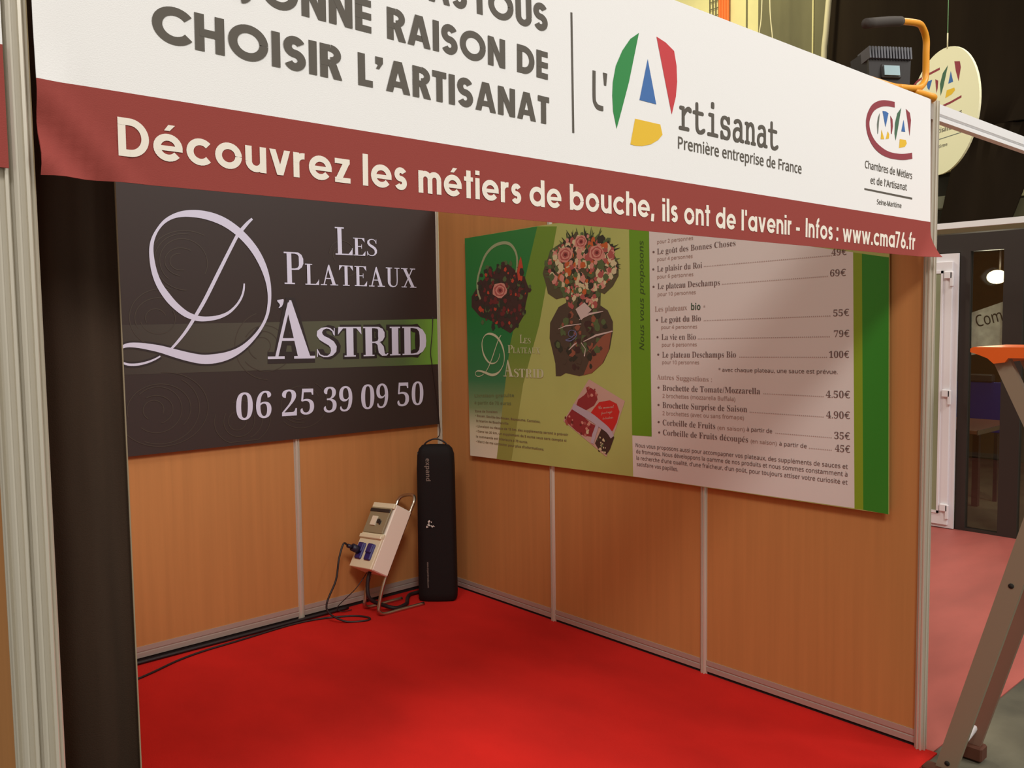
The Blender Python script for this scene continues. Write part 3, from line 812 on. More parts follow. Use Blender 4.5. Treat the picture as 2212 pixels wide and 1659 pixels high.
POLYS = [
 ('F', 'fascia_grey', [(-1.8198, 2.2138), (-1.805, 2.2138), (-1.8087, 2.186), (-1.8161, 2.186)], 1),
 ('F', 'logo_green', [(-1.6934, 2.3268), (-1.724, 2.3072), (-1.7527, 2.2751), (-1.7758, 2.2363), (-1.7862, 2.1986), (-1.7884, 2.1688), (-1.7857, 2.1332), (-1.7738, 2.0961), (-1.7614, 2.127), (-1.7298, 2.2082)], 1),
 ('F', 'logo_red', [(-1.6283, 2.3318), (-1.5935, 2.3251), (-1.5603, 2.3115), (-1.5504, 2.2777), (-1.5481, 2.2394), (-1.5534, 2.2033), (-1.5697, 2.1579), (-1.588, 2.2117)], 1),
 ('F', 'logo_blue', [(-1.6614, 2.2733), (-1.6298, 2.1731), (-1.692, 2.1736)], 1),
 ('F', 'logo_yellow', [(-1.7082, 2.128), (-1.6142, 2.1277), (-1.6058, 2.1045), (-1.6222, 2.0901), (-1.6501, 2.0762), (-1.6828, 2.068), (-1.707, 2.0657), (-1.7255, 2.0668)], 1),
 ('F', 'logo_grey', [(-0.466, 2.3262), (-0.4797, 2.3096), (-0.4853, 2.2863), (-0.4807, 2.2556), (-0.4765, 2.2584), (-0.4719, 2.2914)], 1),
 ('F', 'logo_blue', [(-0.4475, 2.3351), (-0.4243, 2.3373), (-0.4036, 2.3338), (-0.4238, 2.2857)], 1),
 ('F', 'logo_wine', [(-0.3907, 2.3285), (-0.3732, 2.3185), (-0.3693, 2.2959), (-0.3773, 2.2693), (-0.3826, 2.2709), (-0.3859, 2.3002)], 1),
 ('F', 'logo_yellow', [(-0.4526, 2.2746), (-0.4312, 2.2458), (-0.4572, 2.2424)], 1),
 ('F', 'logo_yellow', [(-0.4072, 2.2749), (-0.3958, 2.2659), (-0.3975, 2.2524), (-0.4209, 2.2471)], 1),
 ('F', 'logo_dkgreen', [(-0.3089, 2.3663), (-0.3386, 2.3435), (-0.3547, 2.3079), (-0.3564, 2.2744), (-0.3479, 2.2515), (-0.3327, 2.2909)], 1),
 ('F', 'logo_wine', [(-0.2739, 2.3683), (-0.242, 2.3595), (-0.2314, 2.3355), (-0.2402, 2.2807), (-0.2581, 2.3283)], 1),
 ('F', 'logo_blue', [(-0.2895, 2.3295), (-0.2754, 2.2903), (-0.3057, 2.2879)], 1),
 ('F', 'logo_yellow', [(-0.3161, 2.261), (-0.2695, 2.2639), (-0.2612, 2.2531), (-0.2748, 2.2405), (-0.3203, 2.2305)], 1),
 ('M', 'ink', [(1.7354, 1.9816), (1.7335, 1.9781), (1.729, 1.9769), (1.7244, 1.9787), (1.7225, 1.9824), (1.7244, 1.9859), (1.729, 1.9871), (1.7335, 1.9853)], 3),
 ('M', 'ink', [(1.7336, 1.8995), (1.7317, 1.896), (1.7271, 1.8948), (1.7226, 1.8965), (1.7207, 1.9002), (1.7226, 1.9037), (1.7272, 1.9049), (1.7317, 1.9032)], 3),
 ('M', 'ink', [(1.735, 1.817), (1.7331, 1.8135), (1.7286, 1.8122), (1.724, 1.8138), (1.7221, 1.8175), (1.724, 1.821), (1.7286, 1.8223), (1.7331, 1.8207)], 3),
 ('M', 'ink', [(1.7556, 1.6589), (1.7537, 1.6554), (1.7492, 1.6539), (1.7446, 1.6554), (1.7427, 1.6591), (1.7446, 1.6626), (1.7492, 1.6641), (1.7537, 1.6626)], 3),
 ('M', 'ink', [(1.7586, 1.5774), (1.7568, 1.5738), (1.7522, 1.5723), (1.7477, 1.5738), (1.7458, 1.5774), (1.7477, 1.581), (1.7522, 1.5825), (1.7568, 1.581)], 3),
 ('M', 'ink', [(1.7625, 1.4945), (1.7606, 1.4909), (1.7561, 1.4893), (1.7515, 1.4907), (1.7496, 1.4943), (1.7515, 1.498), (1.7561, 1.4995), (1.7606, 1.4981)], 3),
 ('M', 'ink', [(1.7638, 1.3371), (1.7619, 1.3334), (1.7574, 1.3316), (1.7528, 1.3329), (1.7509, 1.3365), (1.7528, 1.3402), (1.7574, 1.3419), (1.7619, 1.3406)], 3),
 ('M', 'ink', [(1.7637, 1.2535), (1.7618, 1.2498), (1.7572, 1.248), (1.7527, 1.2492), (1.7508, 1.2527), (1.7527, 1.2565), (1.7572, 1.2583), (1.7618, 1.257)], 3),
 ('M', 'ink', [(1.7643, 1.171), (1.7624, 1.1673), (1.7579, 1.1654), (1.7533, 1.1665), (1.7514, 1.1701), (1.7533, 1.1739), (1.7579, 1.1757), (1.7624, 1.1746)], 3),
 ('M', 'ink', [(1.7675, 1.1216), (1.7656, 1.1178), (1.761, 1.1158), (1.7565, 1.117), (1.7546, 1.1205), (1.7565, 1.1243), (1.761, 1.1262), (1.7656, 1.1251)], 3),
 ('M', 'green_band', [(0.3063, 2.16), (0.9323, 2.1744), (0.8119, 1.8521), (0.702, 1.5431), (0.6671, 1.3843), (0.567, 0.864), (0.324, 0.8575)], 1),
 ('M', 'green_mid', [(0.9323, 2.1744), (1.0809, 2.161), (0.9383, 1.646), (0.802, 1.3106), (0.6963, 0.8699), (0.567, 0.864), (0.6671, 1.3843), (0.702, 1.5431), (0.8119, 1.8521)], 1),
 ('M', 'green_strip', [(1.5773, 2.1362), (1.7005, 2.1159), (1.7146, 1.0966), (1.5928, 1.0927)], 2),
 ('M', 'menu_white', [(1.7005, 2.1159), (2.7162, 1.9126), (2.737, 0.8996), (1.5978, 0.8874), (1.5928, 1.0927), (1.7146, 1.0966)], 1),
 ('M', 'green_olive', [(2.7162, 1.9126), (2.7519, 1.9048), (2.7732, 0.8995), (2.737, 0.8996)], 1),
 ('M', 'green_dark', [(2.7519, 1.9048), (2.8575, 1.8837), (2.8729, 0.8965), (2.7732, 0.8995)], 1),
 ('M', 'basket_dark', [(0.6025, 1.9841), (0.6922, 1.9848), (0.7613, 1.9401), (0.8293, 1.902), (0.8619, 1.8375), (0.8353, 1.7635), (0.817, 1.6945), (0.7642, 1.6368), (0.7019, 1.5958), (0.6309, 1.6257), (0.5402, 1.6684), (0.4371, 1.6941), (0.3611, 1.751), (0.3627, 1.8128), (0.4223, 1.8722), (0.49, 1.918), (0.5743, 1.9499)], 2),
 ('M', 'carrot', [(0.7991, 2.0217), (0.815, 1.9603), (0.8078, 1.8915), (0.7773, 1.8697), (0.7657, 1.9398), (0.784, 1.9967)], 3),
 ('M', 'bouquet_dark', [(1.0289, 2.0373), (1.1079, 2.0701), (1.2595, 2.0853), (1.3751, 2.0602), (1.4726, 2.0011), (1.5098, 1.942), (1.5094, 1.8803), (1.4714, 1.8303), (1.4154, 1.7932), (1.3907, 1.8019), (1.3866, 1.7282), (1.3433, 1.6972), (1.15, 1.7334), (1.1429, 1.7885), (1.0727, 1.7768), (1.0095, 1.8095), (0.9941, 1.8606), (0.9707, 1.9179), (0.9834, 1.9509), (1.0123, 1.9995)], 2),
 ('M', 'wrap_dark', [(1.0878, 1.7348), (1.181, 1.771), (1.3295, 1.7668), (1.4358, 1.7113), (1.4702, 1.6533), (1.4699, 1.6062), (1.4484, 1.5169), (1.4056, 1.4473), (1.326, 1.3914), (1.2369, 1.3719), (1.1379, 1.385), (1.0986, 1.3668), (1.063, 1.3655), (1.06, 1.433), (1.0448, 1.4833), (1.018, 1.5676), (1.0232, 1.652)], 1.4),
 ('M', 'wrap_brown', [(1.463, 1.6115), (1.4413, 1.5062), (1.3984, 1.4418), (1.326, 1.3914), (1.2669, 1.3785), (1.312, 1.4611), (1.3271, 1.5153), (1.3995, 1.5799)], 3),
 ('M', 'paper_pale', [(1.2782, 1.7548), (1.329, 1.7161), (1.255, 1.6635), (1.2145, 1.7211)], 4),
 ('M', 'leaflet_pale', [(1.3044, 1.359), (1.5469, 1.259), (1.4225, 0.9659), (1.1169, 1.1278)], 2),
 ('M', 'leaflet_red', [(1.3399, 1.2106), (1.3767, 1.2446), (1.4484, 1.2577), (1.495, 1.2427), (1.5122, 1.204), (1.4944, 1.1495), (1.4649, 1.1026), (1.4117, 1.1207), (1.3517, 1.1614), (1.3182, 1.1863)], 4),
 ('M', 'leaflet_wine', [(1.3163, 1.3162), (1.3529, 1.2976), (1.3647, 1.2574), (1.34, 1.2242), (1.2654, 1.1874), (1.2152, 1.2211), (1.2282, 1.2497), (1.2725, 1.2752)], 3),
 ('M', 'leaflet_wine', [(1.1829, 1.1958), (1.2463, 1.1722), (1.3146, 1.1312), (1.3635, 1.1168), (1.3385, 1.06), (1.2641, 1.0626), (1.2136, 1.0815), (1.1366, 1.1269), (1.1434, 1.1509)], 3),
 ('M', 'basket_dark', [(1.3937, 1.1147), (1.4764, 1.0723), (1.4465, 1.0067), (1.4225, 0.9772), (1.3625, 1.0074), (1.3444, 1.0285)], 3),
 ('D', 'logo_blue', [(-0.2837, 0.3292), (-0.1863, 0.326), (-0.2316, 0.2388), (-0.2603, 0.2669)], 1),
 ('D', 'logo_dkgreen', [(-0.3648, 0.2784), (-0.3373, 0.3042), (-0.3463, 0.2735)], 1),
 ('D', 'logo_wine', [(-0.1383, 0.3175), (-0.0901, 0.2906), (-0.0955, 0.2234), (-0.1145, 0.1825), (-0.128, 0.2504)], 1),
 ('D', 'logo_dkgreen', [(0.0554, 0.39), (-0.022, 0.34), (-0.0621, 0.2511), (-0.0488, 0.14), (-0.0096, 0.2098)], 1),
 ('D', 'logo_blue', [(0.0998, 0.3255), (0.1393, 0.2193), (0.0646, 0.2207)], 1),
 ('D', 'logo_wine', [(0.1491, 0.3966), (0.2301, 0.3746), (0.2466, 0.3172), (0.2192, 0.2003), (0.1746, 0.3026)], 1),
 ('D', 'logo_yellow', [(0.0453, 0.1682), (0.1576, 0.1628), (0.1689, 0.1359), (0.1225, 0.1123), (0.0234, 0.1017)], 1),
]
STROKES = [
 ('F', 'fascia_grey', [(-1.92, 2.3229, 0.0061), (-1.9173, 2.0674, 0.0062)], 1),
 ('F', 'fascia_grey', [(-1.8489, 2.2127, 0.0104), (-1.8495, 2.1557, 0.0104), (-1.8457, 2.1419, 0.0105), (-1.8361, 2.1347, 0.0113), (-1.8195, 2.134, 0.0106)], 1),
 ('F', 'logo_wine', [(-0.3586, 2.369, 0.0184), (-0.418, 2.3644, 0.0191), (-0.4684, 2.3543, 0.0208), (-0.5139, 2.3351, 0.0224), (-0.5416, 2.307, 0.0233), (-0.5504, 2.2803, 0.0232), (-0.539, 2.2501, 0.0234), (-0.5051, 2.223, 0.0236), (-0.4559, 2.2064, 0.023), (-0.397, 2.199, 0.0204), (-0.3291, 2.2006, 0.0198), (-0.275, 2.2062, 0.0203), (-0.2181, 2.2166, 0.0207)], 1),
 ('F', 'fascia_grey', [(-0.5653, 2.0707, 0.0055), (-0.2109, 2.0697, 0.0064)], 1),
 ('B', 'halo', [(-1.2042, 1.6411, 0.0381), (-1.2575, 1.5821, 0.0427), (-1.318, 1.5361, 0.0504), (-1.3851, 1.506, 0.0609), (-1.4584, 1.4915, 0.0678), (-1.5295, 1.4911, 0.0667), (-1.5986, 1.5059, 0.0642), (-1.666, 1.5264, 0.0602), (-1.7319, 1.5479, 0.0548), (-1.7895, 1.5614, 0.0496), (-1.8392, 1.5701, 0.0446), (-1.8814, 1.5727, 0.0399), (-1.9095, 1.5663, 0.0339), (-1.9309, 1.5525, 0.0296), (-1.9415, 1.5298, 0.0267), (-1.9363, 1.508, 0.0267), (-1.9163, 1.4892, 0.0283), (-1.8854, 1.4785, 0.03), (-1.8431, 1.4782, 0.0303), (-1.7999, 1.4867, 0.0292), (-1.7631, 1.5, 0.0279), (-1.737, 1.5139, 0.0267)], 2),
 ('B', 'letter_pale', [(-1.23, 2.2196, 0.0116), (-1.256, 2.1958, 0.0162), (-1.2864, 2.1627, 0.0194), (-1.3123, 2.1323, 0.0177), (-1.3648, 2.0405, 0.0175), (-1.434, 1.9146, 0.0188), (-1.5021, 1.7909, 0.0186), (-1.5601, 1.6995, 0.0169), (-1.6009, 1.6393, 0.0151), (-1.6408, 1.5911, 0.0136), (-1.6722, 1.5581, 0.012), (-1.7031, 1.5291, 0.0103)], 4),
 ('B', 'letter_pale', [(-1.2869, 1.8791, 0.0081), (-1.2916, 1.8437, 0.0107), (-1.3063, 1.8042, 0.0113), (-1.3343, 1.7647, 0.012), (-1.3767, 1.728, 0.0145), (-1.426, 1.7064, 0.0189), (-1.4742, 1.6974, 0.0219), (-1.5293, 1.6962, 0.0262), (-1.5752, 1.7087, 0.0291), (-1.6125, 1.7284, 0.0317), (-1.6562, 1.7659, 0.0344), (-1.6917, 1.8081, 0.0357), (-1.7261, 1.863, 0.0308), (-1.747, 1.9212, 0.0277), (-1.7573, 1.9867, 0.0233), (-1.7577, 2.0449, 0.0195), (-1.7456, 2.0929, 0.016), (-1.7205, 2.1381, 0.0131), (-1.6876, 2.1754, 0.0162), (-1.6459, 2.2018, 0.0208), (-1.6004, 2.2169, 0.0286), (-1.5547, 2.2225, 0.035), (-1.5008, 2.2219, 0.04), (-1.4385, 2.2112, 0.0437), (-1.3754, 2.188, 0.0443), (-1.3117, 2.1479, 0.0433), (-1.2555, 2.0964, 0.0424), (-1.2112, 2.0393, 0.0412), (-1.1752, 1.9692, 0.0366), (-1.1536, 1.8979, 0.0285), (-1.1464, 1.8338, 0.0219), (-1.1504, 1.7694, 0.0185), (-1.1674, 1.705, 0.0166), (-1.2042, 1.6411, 0.0165), (-1.2575, 1.5821, 0.0213), (-1.318, 1.5361, 0.0292), (-1.3851, 1.506, 0.0401), (-1.4584, 1.4915, 0.0474), (-1.5295, 1.4911, 0.0465), (-1.5986, 1.5059, 0.0442), (-1.666, 1.5264, 0.0406), (-1.7319, 1.5479, 0.0355), (-1.7895, 1.5614, 0.0305), (-1.8392, 1.5701, 0.0259), (-1.8814, 1.5727, 0.0213), (-1.9095, 1.5663, 0.0155), (-1.9309, 1.5525, 0.0113), (-1.9415, 1.5298, 0.0084), (-1.9363, 1.508, 0.0085), (-1.9163, 1.4892, 0.0099), (-1.8854, 1.4785, 0.0114), (-1.8431, 1.4782, 0.0116), (-1.7999, 1.4867, 0.0103), (-1.7631, 1.5, 0.0088), (-1.737, 1.5139, 0.0074)], 4),
 ('M', 'letter_cream', [(0.6238, 1.5845, 0.0038), (0.6162, 1.5777, 0.0052), (0.6073, 1.5679, 0.0062), (0.5996, 1.5588, 0.0057), (0.584, 1.5305, 0.0057), (0.563, 1.491, 0.0063), (0.5419, 1.4511, 0.0063), (0.5234, 1.421, 0.0058), (0.5101, 1.4008, 0.0053), (0.4969, 1.3842, 0.0048), (0.4863, 1.3726, 0.0043), (0.4757, 1.3623, 0.004)], 3),
 ('M', 'letter_cream', [(0.6084, 1.4795, 0.0037), (0.6071, 1.4684, 0.0038), (0.6029, 1.4561, 0.0038), (0.5946, 1.4437, 0.004), (0.5818, 1.4318, 0.0047), (0.5666, 1.4246, 0.0063), (0.5514, 1.4212, 0.0073), (0.5336, 1.4203, 0.009), (0.5184, 1.4238, 0.0099), (0.5057, 1.43, 0.0111), (0.4906, 1.4421, 0.0121), (0.478, 1.456, 0.0127), (0.4655, 1.4745, 0.0112), (0.4577, 1.4944, 0.0101), (0.4535, 1.5168, 0.0086), (0.453, 1.5368, 0.0071), (0.457, 1.553, 0.0059), (0.4657, 1.568, 0.0047), (0.4771, 1.58, 0.0058), (0.4915, 1.588, 0.0073), (0.5069, 1.592, 0.0101), (0.5223, 1.5927, 0.012), (0.5401, 1.5913, 0.0136), (0.5602, 1.5864, 0.0146), (0.5801, 1.5776, 0.0145), (0.5998, 1.5637, 0.0138), (0.6168, 1.5467, 0.0133), (0.63, 1.5286, 0.0128), (0.6406, 1.5068, 0.0113), (0.6471, 1.485, 0.0087), (0.6494, 1.4656, 0.0066), (0.6485, 1.4461, 0.0055), (0.6439, 1.4265, 0.005), (0.6336, 1.4067, 0.0051), (0.6183, 1.3879, 0.0066), (0.6006, 1.3727, 0.0094), (0.5803, 1.3619, 0.013), (0.5575, 1.3556, 0.0156), (0.5346, 1.3538, 0.0157), (0.5117, 1.357, 0.0152), (0.4886, 1.3622, 0.0143), (0.4655, 1.3679, 0.0128), (0.4447, 1.3713, 0.0114), (0.4264, 1.3732, 0.0097), (0.4106, 1.3732, 0.0082), (0.4, 1.3703, 0.0059), (0.3919, 1.365, 0.0044), (0.388, 1.3567, 0.0039), (0.3902, 1.3492, 0.0039), (0.398, 1.3432, 0.004), (0.4098, 1.3403, 0.0044), (0.4256, 1.3414, 0.0044), (0.4415, 1.3455, 0.0039), (0.4547, 1.351, 0.0039), (0.4639, 1.3563, 0.0039)], 3),
 ('M', 'basket_pale', [(0.4443, 1.795, 0.0141), (0.4233, 1.8355, 0.0158), (0.4182, 1.8969, 0.0157), (0.4388, 1.957, 0.0156), (0.4833, 2.0332, 0.017), (0.5311, 2.0751, 0.0166), (0.5868, 2.0991, 0.018), (0.6502, 2.1073, 0.0177), (0.7033, 2.098, 0.0175), (0.7421, 2.069, 0.016), (0.7647, 2.0268, 0.0144), (0.7663, 1.9746, 0.013), (0.7569, 1.9345, 0.0101)], 2),
 ('M', 'paper_pale', [(1.0862, 1.6181, 0.0028), (1.141, 1.6344, 0.0066), (1.2548, 1.6445, 0.0039)], 4),
 ('M', 'paper_pale', [(1.2401, 1.6664, 0.004), (1.3143, 1.695, 0.0113), (1.4076, 1.7066, 0.0038)], 4),
 ('M', 'paper_pale', [(1.2687, 1.5524, 0.0038), (1.3567, 1.5851, 0.0101), (1.4699, 1.6062, 0.006)], 4),
 ('M', 'paper_pale', [(1.1625, 1.5075, 0.0039), (1.201, 1.5355, 0.0091), (1.2238, 1.5466, 0.0025)], 4),
 ('M', 'paper_pale', [(1.2753, 1.4766, 0.009), (1.2831, 1.5147, 0.0039), (1.2538, 1.5469, 0.0052)], 4),
 ('M', 'small_logo', [(1.217, 1.6094, 0.0033), (1.194, 1.5793, 0.0038), (1.1709, 1.5682, 0.0039), (1.1401, 1.5598, 0.0039), (1.1784, 1.5562, 0.0053), (1.2167, 1.5794, 0.0052), (1.2169, 1.6012, 0.0039), (1.1867, 1.6122, 0.0033), (1.1637, 1.6013, 0.0033), (1.1711, 1.5793, 0.0033), (1.2092, 1.5848, 0.0026)], 5),
 ('M', 'leaflet_lace', [(1.1895, 1.2102, 0.0332), (1.2653, 1.1828, 0.0381), (1.3272, 1.1596, 0.0407), (1.3757, 1.1359, 0.0371), (1.4354, 1.1046, 0.0313), (1.4647, 1.0712, 0.0259)], 5),
 ('M', 'leaflet_lace', [(1.3635, 1.1259, 0.0213), (1.3386, 1.0691, 0.0246), (1.3259, 1.0268, 0.0215)], 5),
 ('D', 'logo_wine', [(-0.294, 0.3901, 0.022), (-0.0703, 0.3946, 0.0212)], 1),
 ('D', 'logo_wine', [(-0.0421, 0.038, 0.0212), (0.11, 0.044, 0.0205), (0.2648, 0.0582, 0.0199)], 1),
 ('D', 'logo_grey', [(-0.2554, -0.2501, 0.0079), (0.268, -0.2592, 0.007)], 1),
 ('D', 'logo_wine', [(-0.294, 0.3901, 0.022), (-0.444, 0.3726, 0.0228), (-0.5451, 0.3034, 0.0232), (-0.5418, 0.2059, 0.0232), (-0.4009, 0.1042, 0.0226), (-0.2007, 0.0486, 0.0218), (-0.0421, 0.038, 0.0212)], 1),
]
PICS = {'basket': (0.6257, 1.8047, 0.2355, 0.1778), 'bouquet': (1.2543, 1.9465, 0.2486, 0.1604), 'neck': (1.2711, 1.7846, 0.123, 0.0644), 'wrap': (1.2503, 1.5686, 0.2158, 0.1896), 'rose1': (1.2556, 2.0669, 0.044, 0.0336), 'rose2': (1.1419, 2.0076, 0.0532, 0.04), 'rose3': (1.364, 2.0033, 0.0495, 0.0386), 'rose4': (0.6175, 1.8406, 0.0628, 0.0437), 'carrot': (0.7921, 1.9731, 0.0342, 0.0242), 'tag': (1.2704, 1.7146, 0.044, 0.0339), 'l1': (1.3161, 1.2866, 0.0428, 0.0319), 'l2': (1.1627, 1.1289, 0.0387, 0.0281), 'l3': (1.277, 1.1006, 0.0497, 0.0369), 'l4': (1.3932, 1.0513, 0.0329, 0.0249), 'l5': (1.3927, 1.0013, 0.0301, 0.0227)}

for it in TEXTS:
    request(it[1], it[2])
request('sansb', 'expand')
request('sans', 'www.expandmedia.com')
request('sans', 'Com')
read_fonts()

# ------------------------------------------------------------------ floor and carpets
MB().box((-12, -9, -0.12), (16, 16, -0.006), 'concrete').build('floor', kind='structure')
b = MB()
b.box((-3.02, -3.06, -0.006), (0.012, 0.02, 0.0), 'red_carpet')
tag(b.build('carpet'), 'bright red carpet covering the floor inside the wood panelled booth', 'carpet')
b = MB()
b.box((0.014, -3.045, -0.006), (9.5, 4.0, -0.001), 'filmed_carpet')
tag(b.build('carpet'), 'pinkish red carpet under hazy film in the aisle right of the booth', 'carpet')

# ------------------------------------------------------------------ booth walls


def post_profile(r=0.021, g=0.0045, d=0.006):
    """octagonal exhibition post with a groove in each face"""
    P = []
    for k in range(8):
        a = math.radians(45 * k + 22.5 - 45)
        a2 = math.radians(45 * k + 22.5)
        p, q = Vector((math.cos(a), math.sin(a))) * r, Vector((math.cos(a2), math.sin(a2))) * r
        m = (p + q) / 2
        t = (q - p).normalized()
        n = m.normalized()
        P += [p + t * 0.0012, m - t * g, m - t * g * .8 - n * d, m + t * g * .8 - n * d, m + t * g]
    return [(v.x, v.y) for v in P]


PROF = post_profile()


def post(x, y, parent, z0=0.0, z1=2.47, r=1.0, name='post'):
    return MB().prism([(x + u * r, y + v * r) for u, v in PROF], 'z', z0, z1, 'aluminium').build(name, parent)


def rail(axis, a, b, c, z0, z1, parent, name='rail', t=0.012, mt='aluminium_rail'):
    """horizontal extrusion along x (at y=c) or y (at x=c) with a long groove"""
    h = z1 - z0
    prof = [(c - t, z0), (c + t, z0), (c + t, z0 + h * .42), (c + t * .7, z0 + h * .45), (c + t * .7, z0 + h * .55), (c + t, z0 + h * .58), (c + t, z1),
            (c - t, z1), (c - t, z0 + h * .58), (c - t * .7, z0 + h * .55), (c - t * .7, z0 + h * .45), (c - t, z0 + h * .42)]
    m = MB()
    if axis == 'x':
        m.prism(prof, 'x', a, b, mt)
    else:
        m.prism([(p, q) for p, q in prof], 'y', a, b, mt)
    return m.build(name, parent)


wb = struct('wall_back', (-1.5, 0.012, 0))
for k in range(3):
    x0, x1 = -3.0 + k + 0.018, -2.0 + k - 0.018
    MB().box((x0, 0.004, 0.06), (x1, 0.016, 2.42), 'beech').build('panel', wb)
    MB().box((x0, 0.008, 0.0), (x1, 0.016, 0.024), 'gap_shade').build('gap_shade_strip', wb)  # painted shade below the rail, also blocks light through the gap
    rail('x', x0, x1, 0.012, 0.022, 0.078, wb)
    rail('x', x0, x1, 0.012, 2.40, 2.445, wb)
for k in range(3):
    post(-2.0 + k, 0.012, wb)
wr = struct('wall_right', (0.012, -1.5, 0))
for k in range(3):
    y0, y1 = -3.0 + k + 0.018, -2.0 + k - 0.018
    MB().box((0.004, y0, 0.06), (0.016, y1, 2.42), 'beech').build('panel', wr)
    MB().box((0.006, y0, 0.0), (0.012, y1, 0.018), 'gap_shade').build('gap_shade_strip', wr)  # added dark strip: shade under this rail as colour, keeps outside light out
    rail('y', y0, y1, 0.012, 0.014, 0.066, wr)
    rail('y', y0, y1, 0.012, 2.40, 2.445, wr)
for k in (1, 2):
    post(0.012, -3.0 + k, wr)
post(0.004, -3.0, wr, r=1.05, z1=2.44)
wl = struct('wall_left', (-3.02, -1.5, 0))
for k in range(3):
    y0, y1 = -3.0 + k + 0.018, -2.0 + k - 0.018
    MB().box((-3.030, y0, 0.06), (-3.018, y1, 2.42), 'beech').build('panel', wl)
    rail('y', y0, y1, -3.024, 0.014, 0.066, wl)
    rail('y', y0, y1, -3.024, 2.40, 2.445, wl)
for k in (1, 2, 3):
    post(-3.024, -3.0 + k, wl)
post(-3.002, -3.0, wl, r=.98, z1=2.6)
post(-3.027, -3.0, wl, r=.9, z1=2.42)

# front frame beam behind the banner, and the neighbour's frame
fb = MB().prism([(-3.012, 2.37), (-2.992, 2.37), (-2.992, 2.425), (-3.012, 2.425)], 'x', -2.98, -0.02, 'aluminium_rail').build('frame_beam')
tag(fb, 'aluminium beam holding the top of the white and red banner', 'beam')
nb = thing('booth_frame', 'bare aluminium frame beams of the empty neighbouring stand, right of the banner', 'frame', (1.5, -3.0, 2.4))
MB().prism([(-3.014, 2.372), (-2.986, 2.372), (-2.986, 2.384), (-2.994, 2.388), (-2.994, 2.394), (-2.986, 2.398), (-2.986, 2.432), (-3.014, 2.432), (-3.014, 2.398), (-3.006, 2.394), (-3.006, 2.388), (-3.014, 2.384)], 'x', 0.026, 3.0, 'beam_grey').build('beam', nb)
MB().prism([(2.985, 2.262), (3.015, 2.262), (3.015, 2.302), (2.985, 2.302)], 'y', -3.0, 0.0, 'beam_grey').build('beam', nb)
MB().prism([(3.0 + u, -3.0 + v) for u, v in PROF], 'z', 0, 2.45, 'aluminium').build('post', nb)
MB().prism([(3.0 + u, 0.0 + v) for u, v in PROF], 'z', 0, 2.45, 'aluminium').build('post', nb)

# ------------------------------------------------------------------ fascia banner
fa = thing('fascia_banner', 'long white and dark red fabric banner across the booth front', 'banner', (-1.5, -3.022, 1.87))


def fascia_y(x, z):
    y = -3.022
    # soft diagonal creases in the lower left corner, a lifted lower right corner
    u, v = x + 2.98, z - 1.87
    s = u * 1.1 + v
    if s < 0.2:
        y -= 0.012 * math.sin(max(0, s) * 62) * max(0, (0.2 - s) / 0.2) ** 1.2
    u2, v2 = -0.052 - x, z - 1.87
    s2 = u2 + v2
    if s2 < 0.11:
        y -= 0.035 * ((0.11 - s2) / 0.11) ** 2
    return y


xs = [-2.98 + 0.3 * k / 20 for k in range(20)] + [-2.68 + 2.43 * k / 12 for k in range(12)] + [-0.25 + 0.198 * k / 14 for k in range(15)]
zs = [1.868 + 0.131 * k / 9 for k in range(9)] + [1.999 + 0.434 * k / 6 for k in range(7)]
m = MB()
V, idx = [], {}
for j, z in enumerate(zs):
    for i, x in enumerate(xs):
        xx = x
        if i >= len(xs) - 6 and z < 1.94:
            xx += 0.02 * ((i - (len(xs) - 6)) / 5) * (1.94 - z) / 0.07
        if i == len(xs) - 1 and z > 1.95:
            xx -= 0.02 * (z - 1.95) / 0.48
        idx[(i, j)] = len(V)
        V.append((xx, fascia_y(x, z), z + (0.004 * (x + 3) / 3 if j == 0 else 0)))
Fw, Fr = [], []
for j in range(len(zs) - 1):
    for i in range(len(xs) - 1):
        q = [idx[(i, j)], idx[(i + 1, j)], idx[(i + 1, j + 1)], idx[(i, j + 1)]]
        (Fr if zs[j] < 1.998 else Fw).append(q)
m.add(V, Fr, 'fascia_red', True)
m.f += [list(f) for f in Fw]
k = m.mi('fascia_cloth')
m.m += [k] * len(Fw)
m.smooth += [True] * len(Fw)
o = m.build('cloth', fa)
md = o.modifiers.new('thickness', 'SOLIDIFY')
md.thickness = 0.0015
md.offset = -1
md.use_rim = False
GR = {}
LATER = []


def grp(key):
    if key not in GR:
        GR[key] = MB()
    return GR[key]


